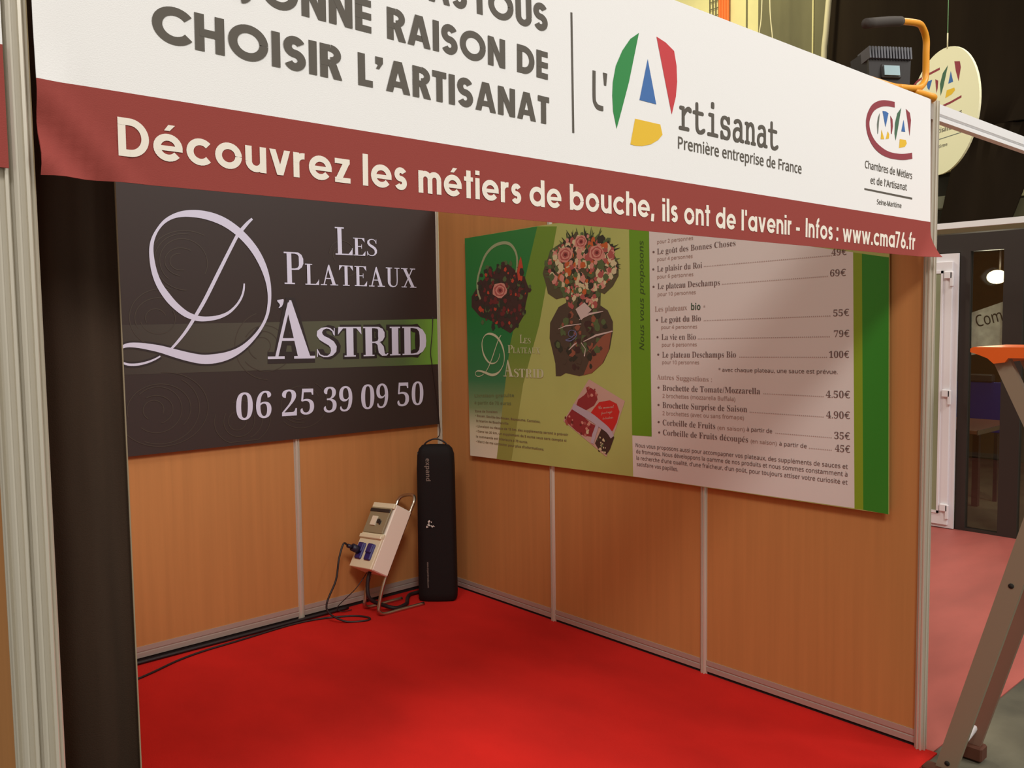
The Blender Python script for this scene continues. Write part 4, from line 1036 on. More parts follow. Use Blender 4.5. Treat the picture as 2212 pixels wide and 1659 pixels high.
for pl, st, body, a0, b0, a1, b1, cap, col, lvl in TEXTS:
    if pl == 'F':
        if st == 'geo': key = 'F_info_lettering'
        elif st == 'geob': key = 'F_slogan_lettering'
        elif b0 < 2.22 and a0 < -0.5 or a0 < -0.4: key = 'F_trade_logo'
        else: key = 'F_chamber_logo'
    elif pl == 'B': key = 'B_lettering'
    elif pl == 'D': key = 'D_lettering'
    else:
        key = 'M_lettering'
    if pl in 'FB' and not st.startswith('serifhalo'):
        q = MB()
        put_text(q, pl, st, body, a0, b0, a1, b1, cap, col, lvl)
        LATER.append((pl, 'number' if st == 'digit' else 'lettering', q))
    else:
        put_text(grp(key), pl, st, body, a0, b0, a1, b1, cap, col, lvl)
LOGO_X = -0.45
for pl, col, pts, lvl in POLYS:
    if pl == 'F': key = 'F_trade_logo' if pts[0][0] < LOGO_X else 'F_chamber_logo'
    elif pl == 'D': key = 'D_emblem'
    elif lvl <= 2 and (col.startswith('green') or col == 'menu_white'): key = 'M_colour_panels'
    elif col in ('ink',): key = 'M_lettering'
    elif col.startswith('leaflet') : key = 'M_leaflet_picture'
    elif col in ('basket_dark', 'carrot'): key = 'M_basket_picture' if pts[0][1] > 1.25 else 'M_leaflet_picture'
    else: key = 'M_bouquet_picture'
    if pl in 'FD':
        q = MB()
        put_poly(q, pl, col, pts, lvl)
        LATER.append((pl, 'emblem_shape', q))
    else:
        put_poly(grp(key), pl, col, pts, lvl)
for pl, col, pts, lvl in STROKES:
    if pl == 'F': key = ('F_divider_line' if col == 'fascia_grey' and len(pts) == 2 and pts[0][0] < -1 else 'F_trade_logo') if pts[0][0] < LOGO_X else 'F_chamber_logo'
    elif pl == 'D': key = 'D_emblem'
    elif pl == 'B': key = 'B_script_letter'
    elif col == 'letter_cream': key = 'M_lettering'
    elif col.startswith('leaflet'): key = 'M_leaflet_picture'
    elif col == 'basket_pale': key = 'M_basket_picture'
    else: key = 'M_bouquet_picture'
    if pl in 'FD':
        q = MB()
        put_stroke(q, pl, col, pts, lvl)
        LATER.append((pl, 'printed_line', q))
    else:
        put_stroke(grp(key), pl, col, pts, lvl)
for pl, nm, q in LATER:
    if pl == 'F':
        q.build(nm, fa)
for key in list(GR):
    if key.startswith('F_'):
        GR[key].build(key[2:], fa)

# ------------------------------------------------------------------ dark banner on the back wall
bb = thing('wall_banner', 'dark brown banner with large white script letter and phone number on back wall', 'banner', (-1.0, -0.022, 1.03))
m = MB()
m.add([(-2.06, -0.022, 1.034), (-0.024, -0.022, 1.026), (-0.024, -0.022, 2.36), (-2.06, -0.022, 2.36), (-2.06, -0.0195, 1.034), (-0.024, -0.0195, 1.026), (-0.024, -0.0195, 2.36), (-2.06, -0.0195, 2.36)],
      [[0, 1, 2, 3], [7, 6, 5, 4], [0, 4, 5, 1], [1, 5, 6, 2], [2, 6, 7, 3], [3, 7, 4, 0]], 'banner_black')
m.build('sheet', bb)
m = MB()
put_poly(m, 'B', 'banner_stripe', [(-2.05, 1.432), (-0.025, 1.402), (-0.025, 1.685), (-2.05, 1.668)], 1)
m.build('green_stripe', bb)
m = MB()
random.seed(4)
for cx, cz, n in [(-1.62, 1.98, 5), (-1.78, 1.25, 6), (-1.2, 1.55, 5), (-1.75, 1.7, 4), (-1.0, 1.22, 4), (-0.7, 2.05, 3), (-1.35, 1.16, 4)]:
    for q in range(n):
        r = 0.05 + 0.035 * q
        a0 = random.uniform(0, 360)
        P = ar(0, 0, r, r * random.uniform(.8, 1), a0, a0 + random.uniform(150, 290), 0.0045, 20)
        put_stroke(m, 'B', 'swirl', [(cx + x + 0.01 * q, max(1.05, cz + y), w) for x, y, w in P][::1], 2 if q % 2 else 1.5)
m.build('swirl_pattern', bb, kind='stuff')
for key in list(GR):
    if key.startswith('B_'):
        GR[key].build({'B_lettering': 'letter_outline'}.get(key, key[2:]), bb)
for pl, nm, q in LATER:
    if pl == 'B':
        q.build(nm, bb)

# ------------------------------------------------------------------ menu poster on the right wall
mp = thing('menu_poster', 'green and pale price list poster with bouquet pictures on right wall', 'poster', (-0.022, -1.58, 0.87))
c4 = [(-0.022, -0.306, 2.160), (-0.022, -0.324, 0.857), (-0.022, -1.598, 0.886), (-0.022, -2.875, 0.897), (-0.022, -2.855, 2.19), (-0.022, -0.929, 2.176)]
m = MB()
n = len(c4)
m.add(c4 + [(-0.0195, y, z) for x, y, z in c4], [list(range(n)), list(range(2 * n - 1, n - 1, -1))] + [[i, n + i, n + (i + 1) % n, (i + 1) % n] for i in range(n)], 'poster_olive')
m.build('sheet', mp)
rnd = random.Random(7)


def petals(mb, name, cols, n, r0, r1, lvl, edge=1.0):
    cx, cy, rx, ry = PICS[name]
    for i in range(n):
        a = rnd.uniform(0, 6.283)
        d = math.sqrt(rnd.random()) * edge
        x, y = cx + rx * d * math.cos(a), cy + ry * d * math.sin(a)
        r = rnd.uniform(r0, r1)
        k = rnd.randint(5, 7)
        t = rnd.uniform(0, 6)
        pts = [(x + r * rnd.uniform(.6, 1.1) * math.cos(t + 6.283 * j / k), y + r * rnd.uniform(.6, 1.1) * math.sin(t + 6.283 * j / k)) for j in range(k)]
        put_poly(mb, 'M', rnd.choice(cols), pts, lvl + 0.9 * i / n)


def rose(mb, name, lvl=5):
    cx, cy, rx, ry = PICS[name]
    for s, col in ((1, 'petal_pink'), (.78, 'petal_rose'), (.6, 'petal_pink'), (.42, 'petal_rose'), (.22, 'petal_maroon')):
        pts = [(cx + rx * s * (1 + .08 * math.sin(5 * a + s * 9)) * math.cos(a) + rx * .1 * (1 - s), cy + ry * s * (1 + .08 * math.sin(5 * a + s * 9)) * math.sin(a)) for a in [6.283 * j / 14 for j in range(14)]]
        put_poly(mb, 'M', col, pts, lvl)
        lvl += .12


g = grp('M_basket_picture')
petals(g, 'basket', ['petal_dark', 'petal_green', 'basket_dark'], 70, .012, .026, 2.4, 1.1)
petals(g, 'basket', ['petal_maroon', 'petal_dark', 'basket_dark', 'petal_maroon', 'carrot', 'petal_dark'], 150, .008, .022, 3, .92)
rose(g, 'rose4', 4.2)
g = grp('M_bouquet_picture')
petals(g, 'bouquet', ['petal_green', 'petal_dark', 'petal_green', 'bouquet_dark'], 60, .012, .03, 3, 1.04)
petals(g, 'bouquet', ['petal_pink', 'petal_cream', 'petal_rose', 'petal_green', 'petal_cream', 'petal_pink', 'petal_orange', 'petal_dark', 'petal_rose', 'petal_green'], 330, .012, .026, 4, .95)
petals(g, 'neck', ['petal_green', 'petal_rose', 'petal_dark', 'petal_cream', 'wrap_dark', 'petal_pink'], 90, .010, .022, 3, 1)
petals(g, 'wrap', ['wrap_dark', 'petal_dark', 'petal_green', 'wrap_brown', 'basket_dark'], 90, .012, .03, 2.4, .85)
for name, cols, n, L in (('bouquet', ['petal_green', 'petal_dark'], 46, .07), ):
    cx, cy, rx, ry = PICS[name]
    for i in range(n):
        a = rnd.uniform(-.6, 3.8)
        x, y = cx + rx * .86 * math.cos(a), cy + ry * .86 * math.sin(a)
        l, t = L * rnd.uniform(.5, 1.1), a + rnd.uniform(-.5, .5)
        put_poly(g, 'M', rnd.choice(cols), [(x - .008 * math.sin(t), y + .008 * math.cos(t)), (x + l * math.cos(t), y + l * math.sin(t)), (x + .008 * math.sin(t), y - .008 * math.cos(t))], 2.2 + .6 * i / n)
for r in ('rose1', 'rose2', 'rose3'):
    rose(g, r)
g = grp('M_leaflet_picture')
petals(g, 'l1', ['petal_rose', 'leaflet_wine', 'petal_pink'], 10, .005, .012, 3.2)
petals(g, 'l2', ['petal_rose', 'petal_maroon', 'petal_pink'], 10, .005, .012, 3.2)
petals(g, 'l3', ['petal_cream', 'petal_rose', 'petal_maroon', 'petal_pink'], 16, .005, .014, 3.2)
petals(g, 'l4', ['petal_dark', 'petal_cream', 'petal_green'], 12, .004, .010, 3.2)
petals(g, 'l5', ['petal_dark', 'petal_cream', 'petal_green', 'petal_cream'], 12, .004, .010, 3.2)
for key in list(GR):
    if key.startswith('M_'):
        GR[key].build(key[2:], mp, kind='stuff' if 'panels' not in key else None)

# ------------------------------------------------------------------ brown drape beside the front left post
dr = thing('drape', 'dark brown hanging drape inside the booth beside the front left post', 'curtain', (-2.9, -2.86, 0.0))
m = MB()
N = 40
x0, x1 = -2.965, -2.8235
V = []
for i in range(N + 1):
    t = i / N
    x = x0 + (x1 - x0) * t
    y = -2.84 + 0.008 * math.sin(t * 7.5 + .9) + 0.002 * math.sin(t * 17)
    for z in (0.01, 2.38):
        V.append((x, y, z))
m.add(V, [[2 * i, 2 * i + 2, 2 * i + 3, 2 * i + 1] for i in range(N)], 'drape_brown', True)
o = m.build('cloth', dr)
md = o.modifiers.new('thickness', 'SOLIDIFY')
md.thickness = 0.003
yend = V[-1][1]
MB().box((x1, yend - 0.003, 0.01), (x1 + 0.002, yend + 0.003, 2.38), 'hem_pale').build('hem', dr)
MB().tube([(x0 - .012, -2.84, 2.39), (x1 + .01, -2.84, 2.39)], 0.008, 'aluminium', sub=1).build('rod', dr)

# ------------------------------------------------------------------ left neighbour's banner end
lf = thing('fascia_banner', 'end of the next booth banner, white over red, at the far left', 'banner', (-3.2, -3.02, 1.87))
m = MB()
m.box((-4.2, -3.024, 2.036), (-3.019, -3.020, 2.435), 'fascia_cloth')
m.box((-4.2, -3.024, 1.873), (-3.019, -3.020, 2.036), 'fascia_red')
m.build('cloth', lf)

# ------------------------------------------------------------------ carrying bag in the corner
bag = thing('carrying_bag', 'tall black carrying bag standing upright in the booth corner', 'bag', (-0.262, -0.285, 0))
rt = Vector((0.72, -0.69, 0)).normalized()      # bag width direction
bk = Vector((0.69, 0.72, 0)).normalized()       # towards the corner
bc = Vector((-0.262, -0.285, 0)) + bk * 0.055


def bagpt(u, v, z):
    return bc + rt * u + bk * v + Vector((0, 0, z))


m = MB()
rows = []
hts = [(0.0, .100, .050), (0.012, .112, .060), (.05, .114, .062), (.3, .112, .064), (.6, .110, .064), (.8, .110, .062), (.88, .107, .058), (.915, .098, .050), (.935, .080, .035), (.94, .04, .015)]
V = []
ns = 32
for z, a, b_ in hts:
    for k in range(ns):
        t = 2 * math.pi * k / ns
        cx, sx = math.cos(t), math.sin(t)
        e = .45
        u = a * math.copysign(abs(cx) ** e, cx)
        v = b_ * math.copysign(abs(sx) ** e, sx)
        wob = .002 * math.sin(z * 23 + k)
        V.append(bagpt(u + wob, v + wob, z))
F = [[r * ns + k, r * ns + (k + 1) % ns, (r + 1) * ns + (k + 1) % ns, (r + 1) * ns + k] for r in range(len(hts) - 1) for k in range(ns)]
F += [list(range(ns - 1, -1, -1)), list(range((len(hts) - 1) * ns, len(hts) * ns))]
m.add(V, F, 'bag_black', True)
m.build('body', bag)
m = MB()
m.tube([bagpt(-.075, 0, .925), bagpt(-.05, 0, .955), bagpt(0, 0, .972), bagpt(.05, 0, .955), bagpt(.075, 0, .925)], .005, 'cable_black')
m.build('strap', bag)
m = MB()
m.tube([bagpt(-.106, -.035, .02), bagpt(-.108, -.035, .45), bagpt(-.102, -.03, .9)], .0035, 'cable_black', sub=3)
m.build('zip', bag)


def bag_text(name, style, body, u0, z0, L, cap, col):
    """lettering running down the front of the bag, tops of the letters to the right"""
    V, F = glyphs(style, body)
    xa, xb = min(p[0] for p in V), max(p[0] for p in V)
    s = L / (xb - xa)
    q = MB()
    q.add([bagpt(u0 + y * cap, -.0665 - (0.0 if z0 < .5 else -.001), z0 - (x - xa) * s) for x, y, _ in V], F, col)
    return q.build(name, bag)


bag_text('brand_lettering', 'sansb', 'expand', -.052, .865, .135, .026, 'bag_print')
bag_text('web_lettering', 'sans', 'www.expandmedia.com', -.056, .245, .155, .010, 'bag_text')
m = MB()
random.seed(3)
for k in range(26):
    u, z = random.uniform(-.052, -.005), random.uniform(.455, .50)
    s = .005 + .006 * random.random()
    p = [bagpt(u + s * math.cos(a + k), -.067 - .004 * random.random(), z + s * math.sin(a + k)) for a in (0, 2, 4)]
    m.add(p, [[0, 1, 2]], 'foil' if k % 3 == 0 else 'bag_black')
m.build('foil_label', bag)

# black lead hanging down the corner from the banner to the bag
m = MB()
m.tube([(-.066, -.034, 1.70), (-.075, -.036, 1.60), (-.088, -.034, 1.48), (-.080, -.036, 1.40), (-.052, -.036, 1.2), (-.030, -.034, 1.02), (-.040, -.05, .985), (-.10, -.12, .968), (-.19, -.21, .966)], .0028, 'cable_black', sides=8)
tag(m.build('electric_lead'), 'thin black cord hanging down the corner to the top of the bag', 'cord')

# ------------------------------------------------------------------ power distribution box on its tubular stand
px = thing('power_box', 'grey power distribution box tilted on a chrome tube stand in the corner', 'electrical box', (-0.6, -0.2, 0))
A = Matrix(((0.02873576, 0.85817701, 0.512549, -0.72364977), (-0.99557445, -0.02132668, 0.09152423, -0.06021324), (0.08947496, -0.5129107, 0.85376627, 0.26755932), (0, 0, 0, 1)))
w, h, d = .215, .395, .131
MB().box((0, .012, 0), (w, d, h), 'box_grey', A, bevel=.006).build('housing', px)
m = MB()
m.box((0.0, 0.0, .0), (w, .014, h * .46), 'box_cream', A, bevel=.003)
m.box((0.0, 0.0, h * .92), (w, .014, h), 'box_cream', A, bevel=.003)
m.box((0.0, 0.0, h * .46), (w, .018, h * .53), 'box_cream', A, bevel=.003)
m.build('front_cover', px, kind='stuff')
MB().box((.0, -.012, h * .44), (w * 1.0, .006, h * .50), 'box_cream', A, bevel=.004).build('ledge', px)
wd = MB().box((.01, -.006, h * .53), (w - .012, .008, h * .92), 'box_window', A, bevel=.003).build('breaker_window', px)
m = MB()
m.box((.06, -.012, h * .64), (.11, -.005, h * .78), 'switch_white', A)
m.box((.12, -.014, h * .68), (.14, -.005, h * .74), 'lamp_black', A)
m.box((.145, -.012, h * .66), (.155, -.005, h * .72), 'lamp_black', A)
m.build('breaker', wd)
MB().box((.01, -.010, h * .85), (w - .012, -.004, h * .90), 'lamp_black', A, bevel=.001).build('window_hinge', wd)
for s in (.028, .122):
    so = MB().box((s, -.012, h * .12), (s + .062, .004, h * .36), 'socket_blue', A, bevel=.006).build('socket', px)
    MB().box((s + .004, -.02, h * .22), (s + .058, -.011, h * .36), 'socket_blue', A, bevel=.006).build('flap', so)
pl = MB()
P0 = A @ Vector((.055, -.012, h * .24))
nrm = (A.to_3x3() @ Vector((0, -1, 0))).normalized()
down = Vector((0, 0, -1))
pl.tube([P0, P0 + nrm * .05], .022, 'plug_navy', sides=12, sub=1)
pl.tube([P0 + nrm * .05, P0 + nrm * .085 + down * .004], .012, 'plug_navy', sides=10, sub=1)
pg = pl.build('plug')
tag(pg, 'dark blue plug pushed into the left socket of the power box', 'plug')
yn, yf = w * .86, w * .14
neb, net = A @ Vector((yn, d + .008, 0)), A @ Vector((yn, d + .008, h))
feb, fet = A @ Vector((yf, d + .008, 0)), A @ Vector((yf, d + .008, h))
upv = (A.to_3x3() @ Vector((0, 0, 1))).normalized()
m = MB()
m.tube([(-.352, -.272, .0085), (-.52, -.268, .0085), (-.62, -.264, .0085), (-.655, -.262, .025), (-.655, -.258, .06), tuple(neb), tuple(net), tuple(net + upv * .075), tuple(net + upv * .105 + Vector((0, .035, 0))),
        tuple(fet + upv * .105 + Vector((0, -.035, 0))), tuple(fet + upv * .075), tuple(fet), tuple(feb), (-.65, -.105, .06), (-.65, -.102, .025), (-.61, -.1, .0085), (-.5, -.1, .0085), (-.39, -.1, .0085)], .0105, 'chrome', sides=12, sub=5)
m.build('tube_stand', px)
pc = P0 + nrm * .085 + down * .004
m = MB()
m.tube([tuple(pc), tuple(pc + nrm * .03 + down * .0), tuple(pc + Vector((-.07, -.02, -.06))), tuple(pc + Vector((-.105, -.04, -.17))), (-.935, -.16, .09), (-.86, -.215, .012), (-.76, -.275, .005), (-.72, -.262, .005), (-.735, -.20, .005), (-.80, -.135, .005), (-.93, -.07, .005), (-1.10, -.045, .005), (-1.40, -.07, .005), (-1.60, -.085, .005), (-1.75, -.12, .005), (-1.90, -.185, .005), (-2.02, -.22, .005), (-2.3, -.25, .005)], .0056, 'cable_black', sides=8)
tag(m.build('power_cable'), 'thin black cable looping from the plug and running along the back wall', 'cable')
m = MB()
q = A @ Vector((.13, .06, -.002))
m.tube([tuple(q), tuple(q + Vector((-.02, -.005, -.07))), tuple(q + Vector((-.015, -.02, -.15))), (-.585, -.215, .035), (-.52, -.235, .012), (-.44, -.215, .012), (-.40, -.17, .012), (-.36, -.12, .012), (-.30, -.08, .012), (-.16, -.10, .012)], .0115, 'cable_black', sides=10)
tag(m.build('supply_cable'), 'thick black supply cable coiling on the carpet under the power box', 'cable')
m = MB()
m.tube([(-.72, -.03, .012), (-1.0, -.028, .012), (-1.5, -.028, .010), (-2.2, -.028, .010), (-2.9, -.03, .010)], .009, 'cable_black', sides=8)
tag(m.build('floor_cable'), 'straight black cable lying against the foot of the back wall', 'cable')
m = MB()
q = A @ Vector((.05, .1, 0))
m.tube([tuple(q), tuple(q + Vector((-.08, .0, -.08))), (-.80, -.05, .04), (-.78, -.06, .01), (-.72, -.07, .008)], .0025, 'cable_black', sides=6)
tag(m.build('thin_lead'), 'thin dark lead dropping from behind the power box to the carpet', 'cable')

# ------------------------------------------------------------------ flood lamp on the banner's corner
fl = thing('work_lamp', 'black work floodlight with yellow tube handle on top of the banner corner', 'lamp', (-0.25, -2.98, 2.43))
m = MB()
m.tube([(-.25, -2.985, 2.452), (-.15, -3.0, 2.462), (-.10, -3.0, 2.478), (-.068, -3.0, 2.515), (-.066, -3.0, 2.60), (-.068, -3.0, 2.648), (-.095, -3.0, 2.678), (-.14, -3.0, 2.688), (-.262, -2.99, 2.672)], .0115, 'lamp_yellow', sides=14)
m.tube([(-.25, -2.985, 2.452), (-.3, -2.975, 2.452), (-.52, -2.97, 2.448)], .0115, 'lamp_yellow', sides=14, sub=2)
m.build('handle', fl)
MB().tube([(-.255, -2.991, 2.672), (-.33, -2.985, 2.657), (-.475, -2.975, 2.622)], .0165, 'grip_foam', sides=14, sub=3).build('grip', fl)
T = Matrix.Translation((-.245, -2.935, 2.418)) @ Matrix.Rotation(math.radians(-33), 4, 'Z') @ Matrix.Rotation(math.radians(-8), 4, 'X')
m = MB()
V = [(-.074, -.03, 0), (.074, -.03, 0), (.088, .05, 0), (-.088, .05, 0), (-.080, -.045, .125), (.080, -.045, .125), (.090, .05, .16), (-.090, .05, .16), (-.076, -.02, .165), (.076, -.02, .165)]
m.add([T @ Vector(p) for p in V], [[3, 2, 1, 0], [0, 1, 5, 4], [4, 5, 9, 8], [8, 9, 6, 7], [1, 2, 6, 9, 5], [3, 0, 4, 8, 7], [2, 3, 7, 6]], 'lamp_black')
bd = m.build('lamp_body', fl)
for k in range(15):
    x = -.077 + .011 * k
    MB().box((x - .003, -.054, .128), (x + .003, .02, .170), 'lamp_fins', T).build('fin', bd)
MB().box((-.026, -.0505, .070), (.032, -.040, .104), 'lamp_sticker', T).build('sticker', bd)
MB().box((-.034, -.046, .062), (.040, -.036, .112), 'lamp_black', T, bevel=.003).build('sticker_plate', bd)
MB().box((-.092, .046, .0), (.092, .060, .145), 'lamp_black', T, bevel=.006).build('front_frame', fl)
for s in (-1, 1):
    MB().tube([T @ Vector((s * .092, .02, .07)), T @ Vector((s * .108, .01, .05)), T @ Vector((s * .108, 0, -.015))], .006, 'lamp_black', sides=8, sub=2).build('bracket', fl)
MB().tube([(-.155, -3.0, 2.448), (-.09, -3.012, 2.446), (-.045, -3.02, 2.441), (-.035, -2.96, 2.436)], .013, 'lamp_yellow', sides=12).build('foot_tube', fl)

# ------------------------------------------------------------------ hanging disc sign
O, Rr, Uu = [Vector(q) for q in PLANES['D']]
nn = Rr.cross(Uu)
ds = thing('hanging_sign', 'round cream sign with coloured letters hanging behind the work lamp', 'sign', tuple(O))
m = MB()
C0 = O + Rr * (-.03) + Uu * (-.01)
ns = 64
fr = [C0 + Rr * (.545 * math.cos(2 * math.pi * k / ns)) + Uu * (.57 * math.sin(2 * math.pi * k / ns)) for k in range(ns)]
bk2 = [p - nn * .02 for p in fr]
m.add(fr + bk2, [list(range(ns)), list(range(2 * ns - 1, ns - 1, -1))] + [[k, ns + k, ns + (k + 1) % ns, (k + 1) % ns] for k in range(ns)], 'disc_board')
m.build('board', ds)
for key in list(GR):
    if key.startswith('D_'):
        GR[key].build(key[2:], ds, kind='stuff')
for pl, nm, q in LATER:
    if pl == 'D':
        q.build(nm, ds)
tp = C0 + Rr * .07 + Uu * .55
MB().tube([tuple(tp), tuple(tp + Vector((0, 0, .14)))], .006, 'wire_pale', sides=6, sub=1).build('hook', ds)
MB().tube([tuple(tp + Vector((0, 0, .14))), tuple(tp + Vector((0, 0, 3.2)))], .0035, 'green_wire', sides=6, sub=1).build('wire', ds)

# ------------------------------------------------------------------ glazed stand across the aisle
XF = 3.72
st = thing('glazed_stand', 'dark framed glass stand front across the pink aisle', 'stand', (XF + .03, -2.0, 0))


def fbox(y0, y1, z0, z1, m_, x0=XF, x1=XF + .06, **k):
    return MB().box((x0, y0, z0), (x1, y1, z1), m_, **k)


fbox(-1.775, -1.702, 0, 2.15, 'frame_dark').build('frame_post', st)
fbox(-2.14, -2.008, 0, 2.15, 'frame_dark').build('frame_post', st)
fbox(-3.1, -3.0, 0, 2.15, 'frame_dark').build('frame_post', st)
fbox(-3.1, -.4, 2.15, 2.285, 'frame_dark').build('header', st)
fbox(-.80, -.70, 0, 2.15, 'frame_dark').build('frame_post', st)
fbox(-3.0, -2.14, 0.0, .02, 'frame_dark').build('threshold', st)
fbox(-2.008, -1.775, 0.0, .02, 'frame_dark').build('threshold', st)
fbox(-2.008, -1.775, .02, 2.15, 'stand_glass', XF + .026, XF + .032).build('glass_pane', st)
fbox(-3.0, -2.14, .02, 2.15, 'stand_glass', XF + .026, XF + .032).build('glass_pane', st)
dw = thing('glazed_door', 'white framed door leaf with tall narrow glazing and three hinges', 'door', (XF, -1.25, 0))
fbox(-1.702, -.80, .005, 2.14, 'door_white', XF - .03, XF - .012).build('backing', dw).name = 'door_frame'
fbox(-1.665, -.84, .03, 2.08, 'door_white', XF - .052, XF - .03, bevel=.004).build('leaf', dw)
gp = fbox(-1.585, -.92, .14, 1.99, 'door_glazing', XF - .056, XF - .052).build('glazing', dw)
for z0, z1, y0, y1 in [(.12, .14, -1.60, -.9), (1.99, 2.01, -1.60, -.9)]:
    fbox(y0, y1, z0, z1, 'door_white', XF - .062, XF - .052).build('glazing_bead', dw)
fbox(-1.60, -1.585, .12, 2.01, 'door_white', XF - .062, XF - .052).build('glazing_bead', dw)
for z in (1.97, 1.06, .165):
    hg = fbox(-1.675, -1.612, z - .025, z + .035, 'door_white', XF - .078, XF - .050, bevel=.006).build('hinge', dw)
    fbox(-1.682, -1.655, z - .085, z + .03, 'door_white', XF - .078, XF - .054, bevel=.006).build('hinge_barrel', hg)

# room behind the glass
MB().box((XF + .06, -3.2, -.004), (7.5, -.4, .001), 'stand_floor').build('floor_stand', kind='structure')
MB().box((7.4, -3.2, 0), (7.5, -.2, 2.6), 'stand_wall').build('wall_rear', kind='structure')
MB().box((XF + .06, -.42, 0), (7.4, -.36, 2.6), 'stand_wall').build('wall_side', kind='structure')
MB().box((XF + .06, -3.2, 2.3), (7.4, -.4, 2.34), 'stand_wall').build('ceiling', kind='structure')
tb = thing('table', 'brown topped table with dark legs behind the stand glass', 'table', (4.1, -1.5, 0))
MB().box((3.86, -1.80, .735), (4.75, -.95, .765), 'table_top', bevel=.004).build('tabletop', tb)
MB().box((3.86, -1.806, .732), (4.75, -1.80, .768), 'chrome').build('edge_strip', tb)
for x, y in [(4.70, -1.50), (4.70, -1.0), (3.92, -1.0), (3.92, -1.66)]:
    if x > 4.5 or y > -1.2:
        MB().box((x - .025, y - .025, .004), (x + .025, y + .025, .735), 'table_leg').build('leg', tb)
MB().tube([(4.69, -1.50, .42), (3.93, -1.0, .42)], .006, 'chrome', sub=1).build('stretcher', tb)
bp = thing('blue_panel', 'dark blue upright panel behind the table in the glazed stand', 'panel', (5.0, -1.4, 0))
MB().box((5.0, -1.60, .62), (5.03, -1.0, 1.07), 'blue_board', bevel=.004).build('board', bp)
for y in (-1.55, -1.05):
    MB().box((5.0, y - .015, 0.004), (5.03, y + .015, .62), 'frame_dark').build('leg', bp)
MB().box((4.98, -1.52, 1.07), (5.05, -1.05, 1.14), 'frame_dark', bevel=.01).build('top_cap', bp)
pp = thing('paper_sign', 'grey paper sheet with slanted printed word hung behind the glass', 'paper sign', (XF + .05, -1.9, 1.5))
m = MB()
c4 = [(-1.778, 1.685), (-2.004, 1.765), (-2.03, 1.42), (-1.783, 1.36)]
xp = XF + .036
m.add([(xp, y, z) for y, z in c4] + [(xp + .001, y, z) for y, z in c4], [[0, 3, 2, 1], [4, 5, 6, 7], [0, 1, 5, 4], [1, 2, 6, 5], [2, 3, 7, 6], [3, 0, 4, 7]], 'paper_sign')
m.build('sheet', pp)
V, F = glyphs('sans', 'Com')
xa, xb = min(p[0] for p in V), max(p[0] for p in V)
sx = .185 / (xb - xa)
ca, sa = math.cos(math.radians(15)), math.sin(math.radians(15))
m = MB()
m.add([(xp - .0008, -1.822 - ((x - xa) * sx * ca - y * .088 * sa), 1.575 + (x - xa) * sx * sa + y * .088 * ca) for x, y, _ in V], F, 'sign_ink')
m.build('lettering', pp)
bl = thing('wall_lamp', 'glowing oval lamp shining inside the glazed stand', 'lamp', (5.0, -1.53, 2.0))
m = MB()
V, F = [], []
for i in range(9):
    ph = math.pi * i / 8
    for k in range(16):
        t = 2 * math.pi * k / 16
        V.append((5.0 + .03 * math.cos(ph), -1.527 + .085 * math.sin(ph) * math.cos(t), 2.0 + .06 * math.sin(ph) * math.sin(t)))
for i in range(8):
    for k in range(16):
        F.append([i * 16 + k, i * 16 + (k + 1) % 16, (i + 1) * 16 + (k + 1) % 16, (i + 1) * 16 + k])
m.add(V, F, 'lamp_glow', True)
m.build('bulb', bl)
ld = bpy.data.lights.new('lamp_light', 'POINT')
ld.energy = 13
ld.color = (1.0, 0.92, 0.74)
ld.shadow_soft_size = 0.08
lo = bpy.data.objects.new('lamp_light', ld)
COL.objects.link(lo)
lo.location = (4.86, -1.53, 2.0)
MB().tube([(5.035, -1.527, 2.0), (5.1, -1.527, 2.0)], .04, 'frame_dark', sides=16, sub=1).build('socket', bl)
MB().tube([(5.07, -1.527, 2.0), (5.07, -1.527, 2.3)], .01, 'frame_dark', sides=8, sub=1).build('hanger', bl)

# ------------------------------------------------------------------ stepladder at the right edge
la = thing('stepladder', 'aluminium stepladder with bright orange top step right of the booth', 'ladder', (0, -3.4, 0))


def stile(p, q, wx, wy, m_, name, parent, taper=1.0):
    """C-channel bar from p to q; wx across, wy deep"""
    p, q = Vector(p), Vector(q)
    t = (q - p).normalized()
    sx_ = Vector((1, 0, 0))
    sy = t.cross(sx_).normalized()
    sx_ = sy.cross(t).normalized()
    prof = [(-.5, -.5), (.5, -.5), (.5, -.38), (-.38, -.38), (-.38, .38), (.5, .38), (.5, .5), (-.5, .5)]
    n = len(prof)
    V = [p + sx_ * (u * wx) + sy * (v * wy) for u, v in prof] + [q + sx_ * (u * wx * taper) + sy * (v * wy * taper) for u, v in prof]
    F = [[i, (i + 1) % n, n + (i + 1) % n, n + i] for i in range(n)] + [[7, 4, 3, 0], [7, 6, 5, 4], [3, 2, 1, 0], [15, 12, 11, 8], [15, 14, 13, 12], [11, 10, 9, 8]]
    return MB().add(V, F, m_).build(name, parent)


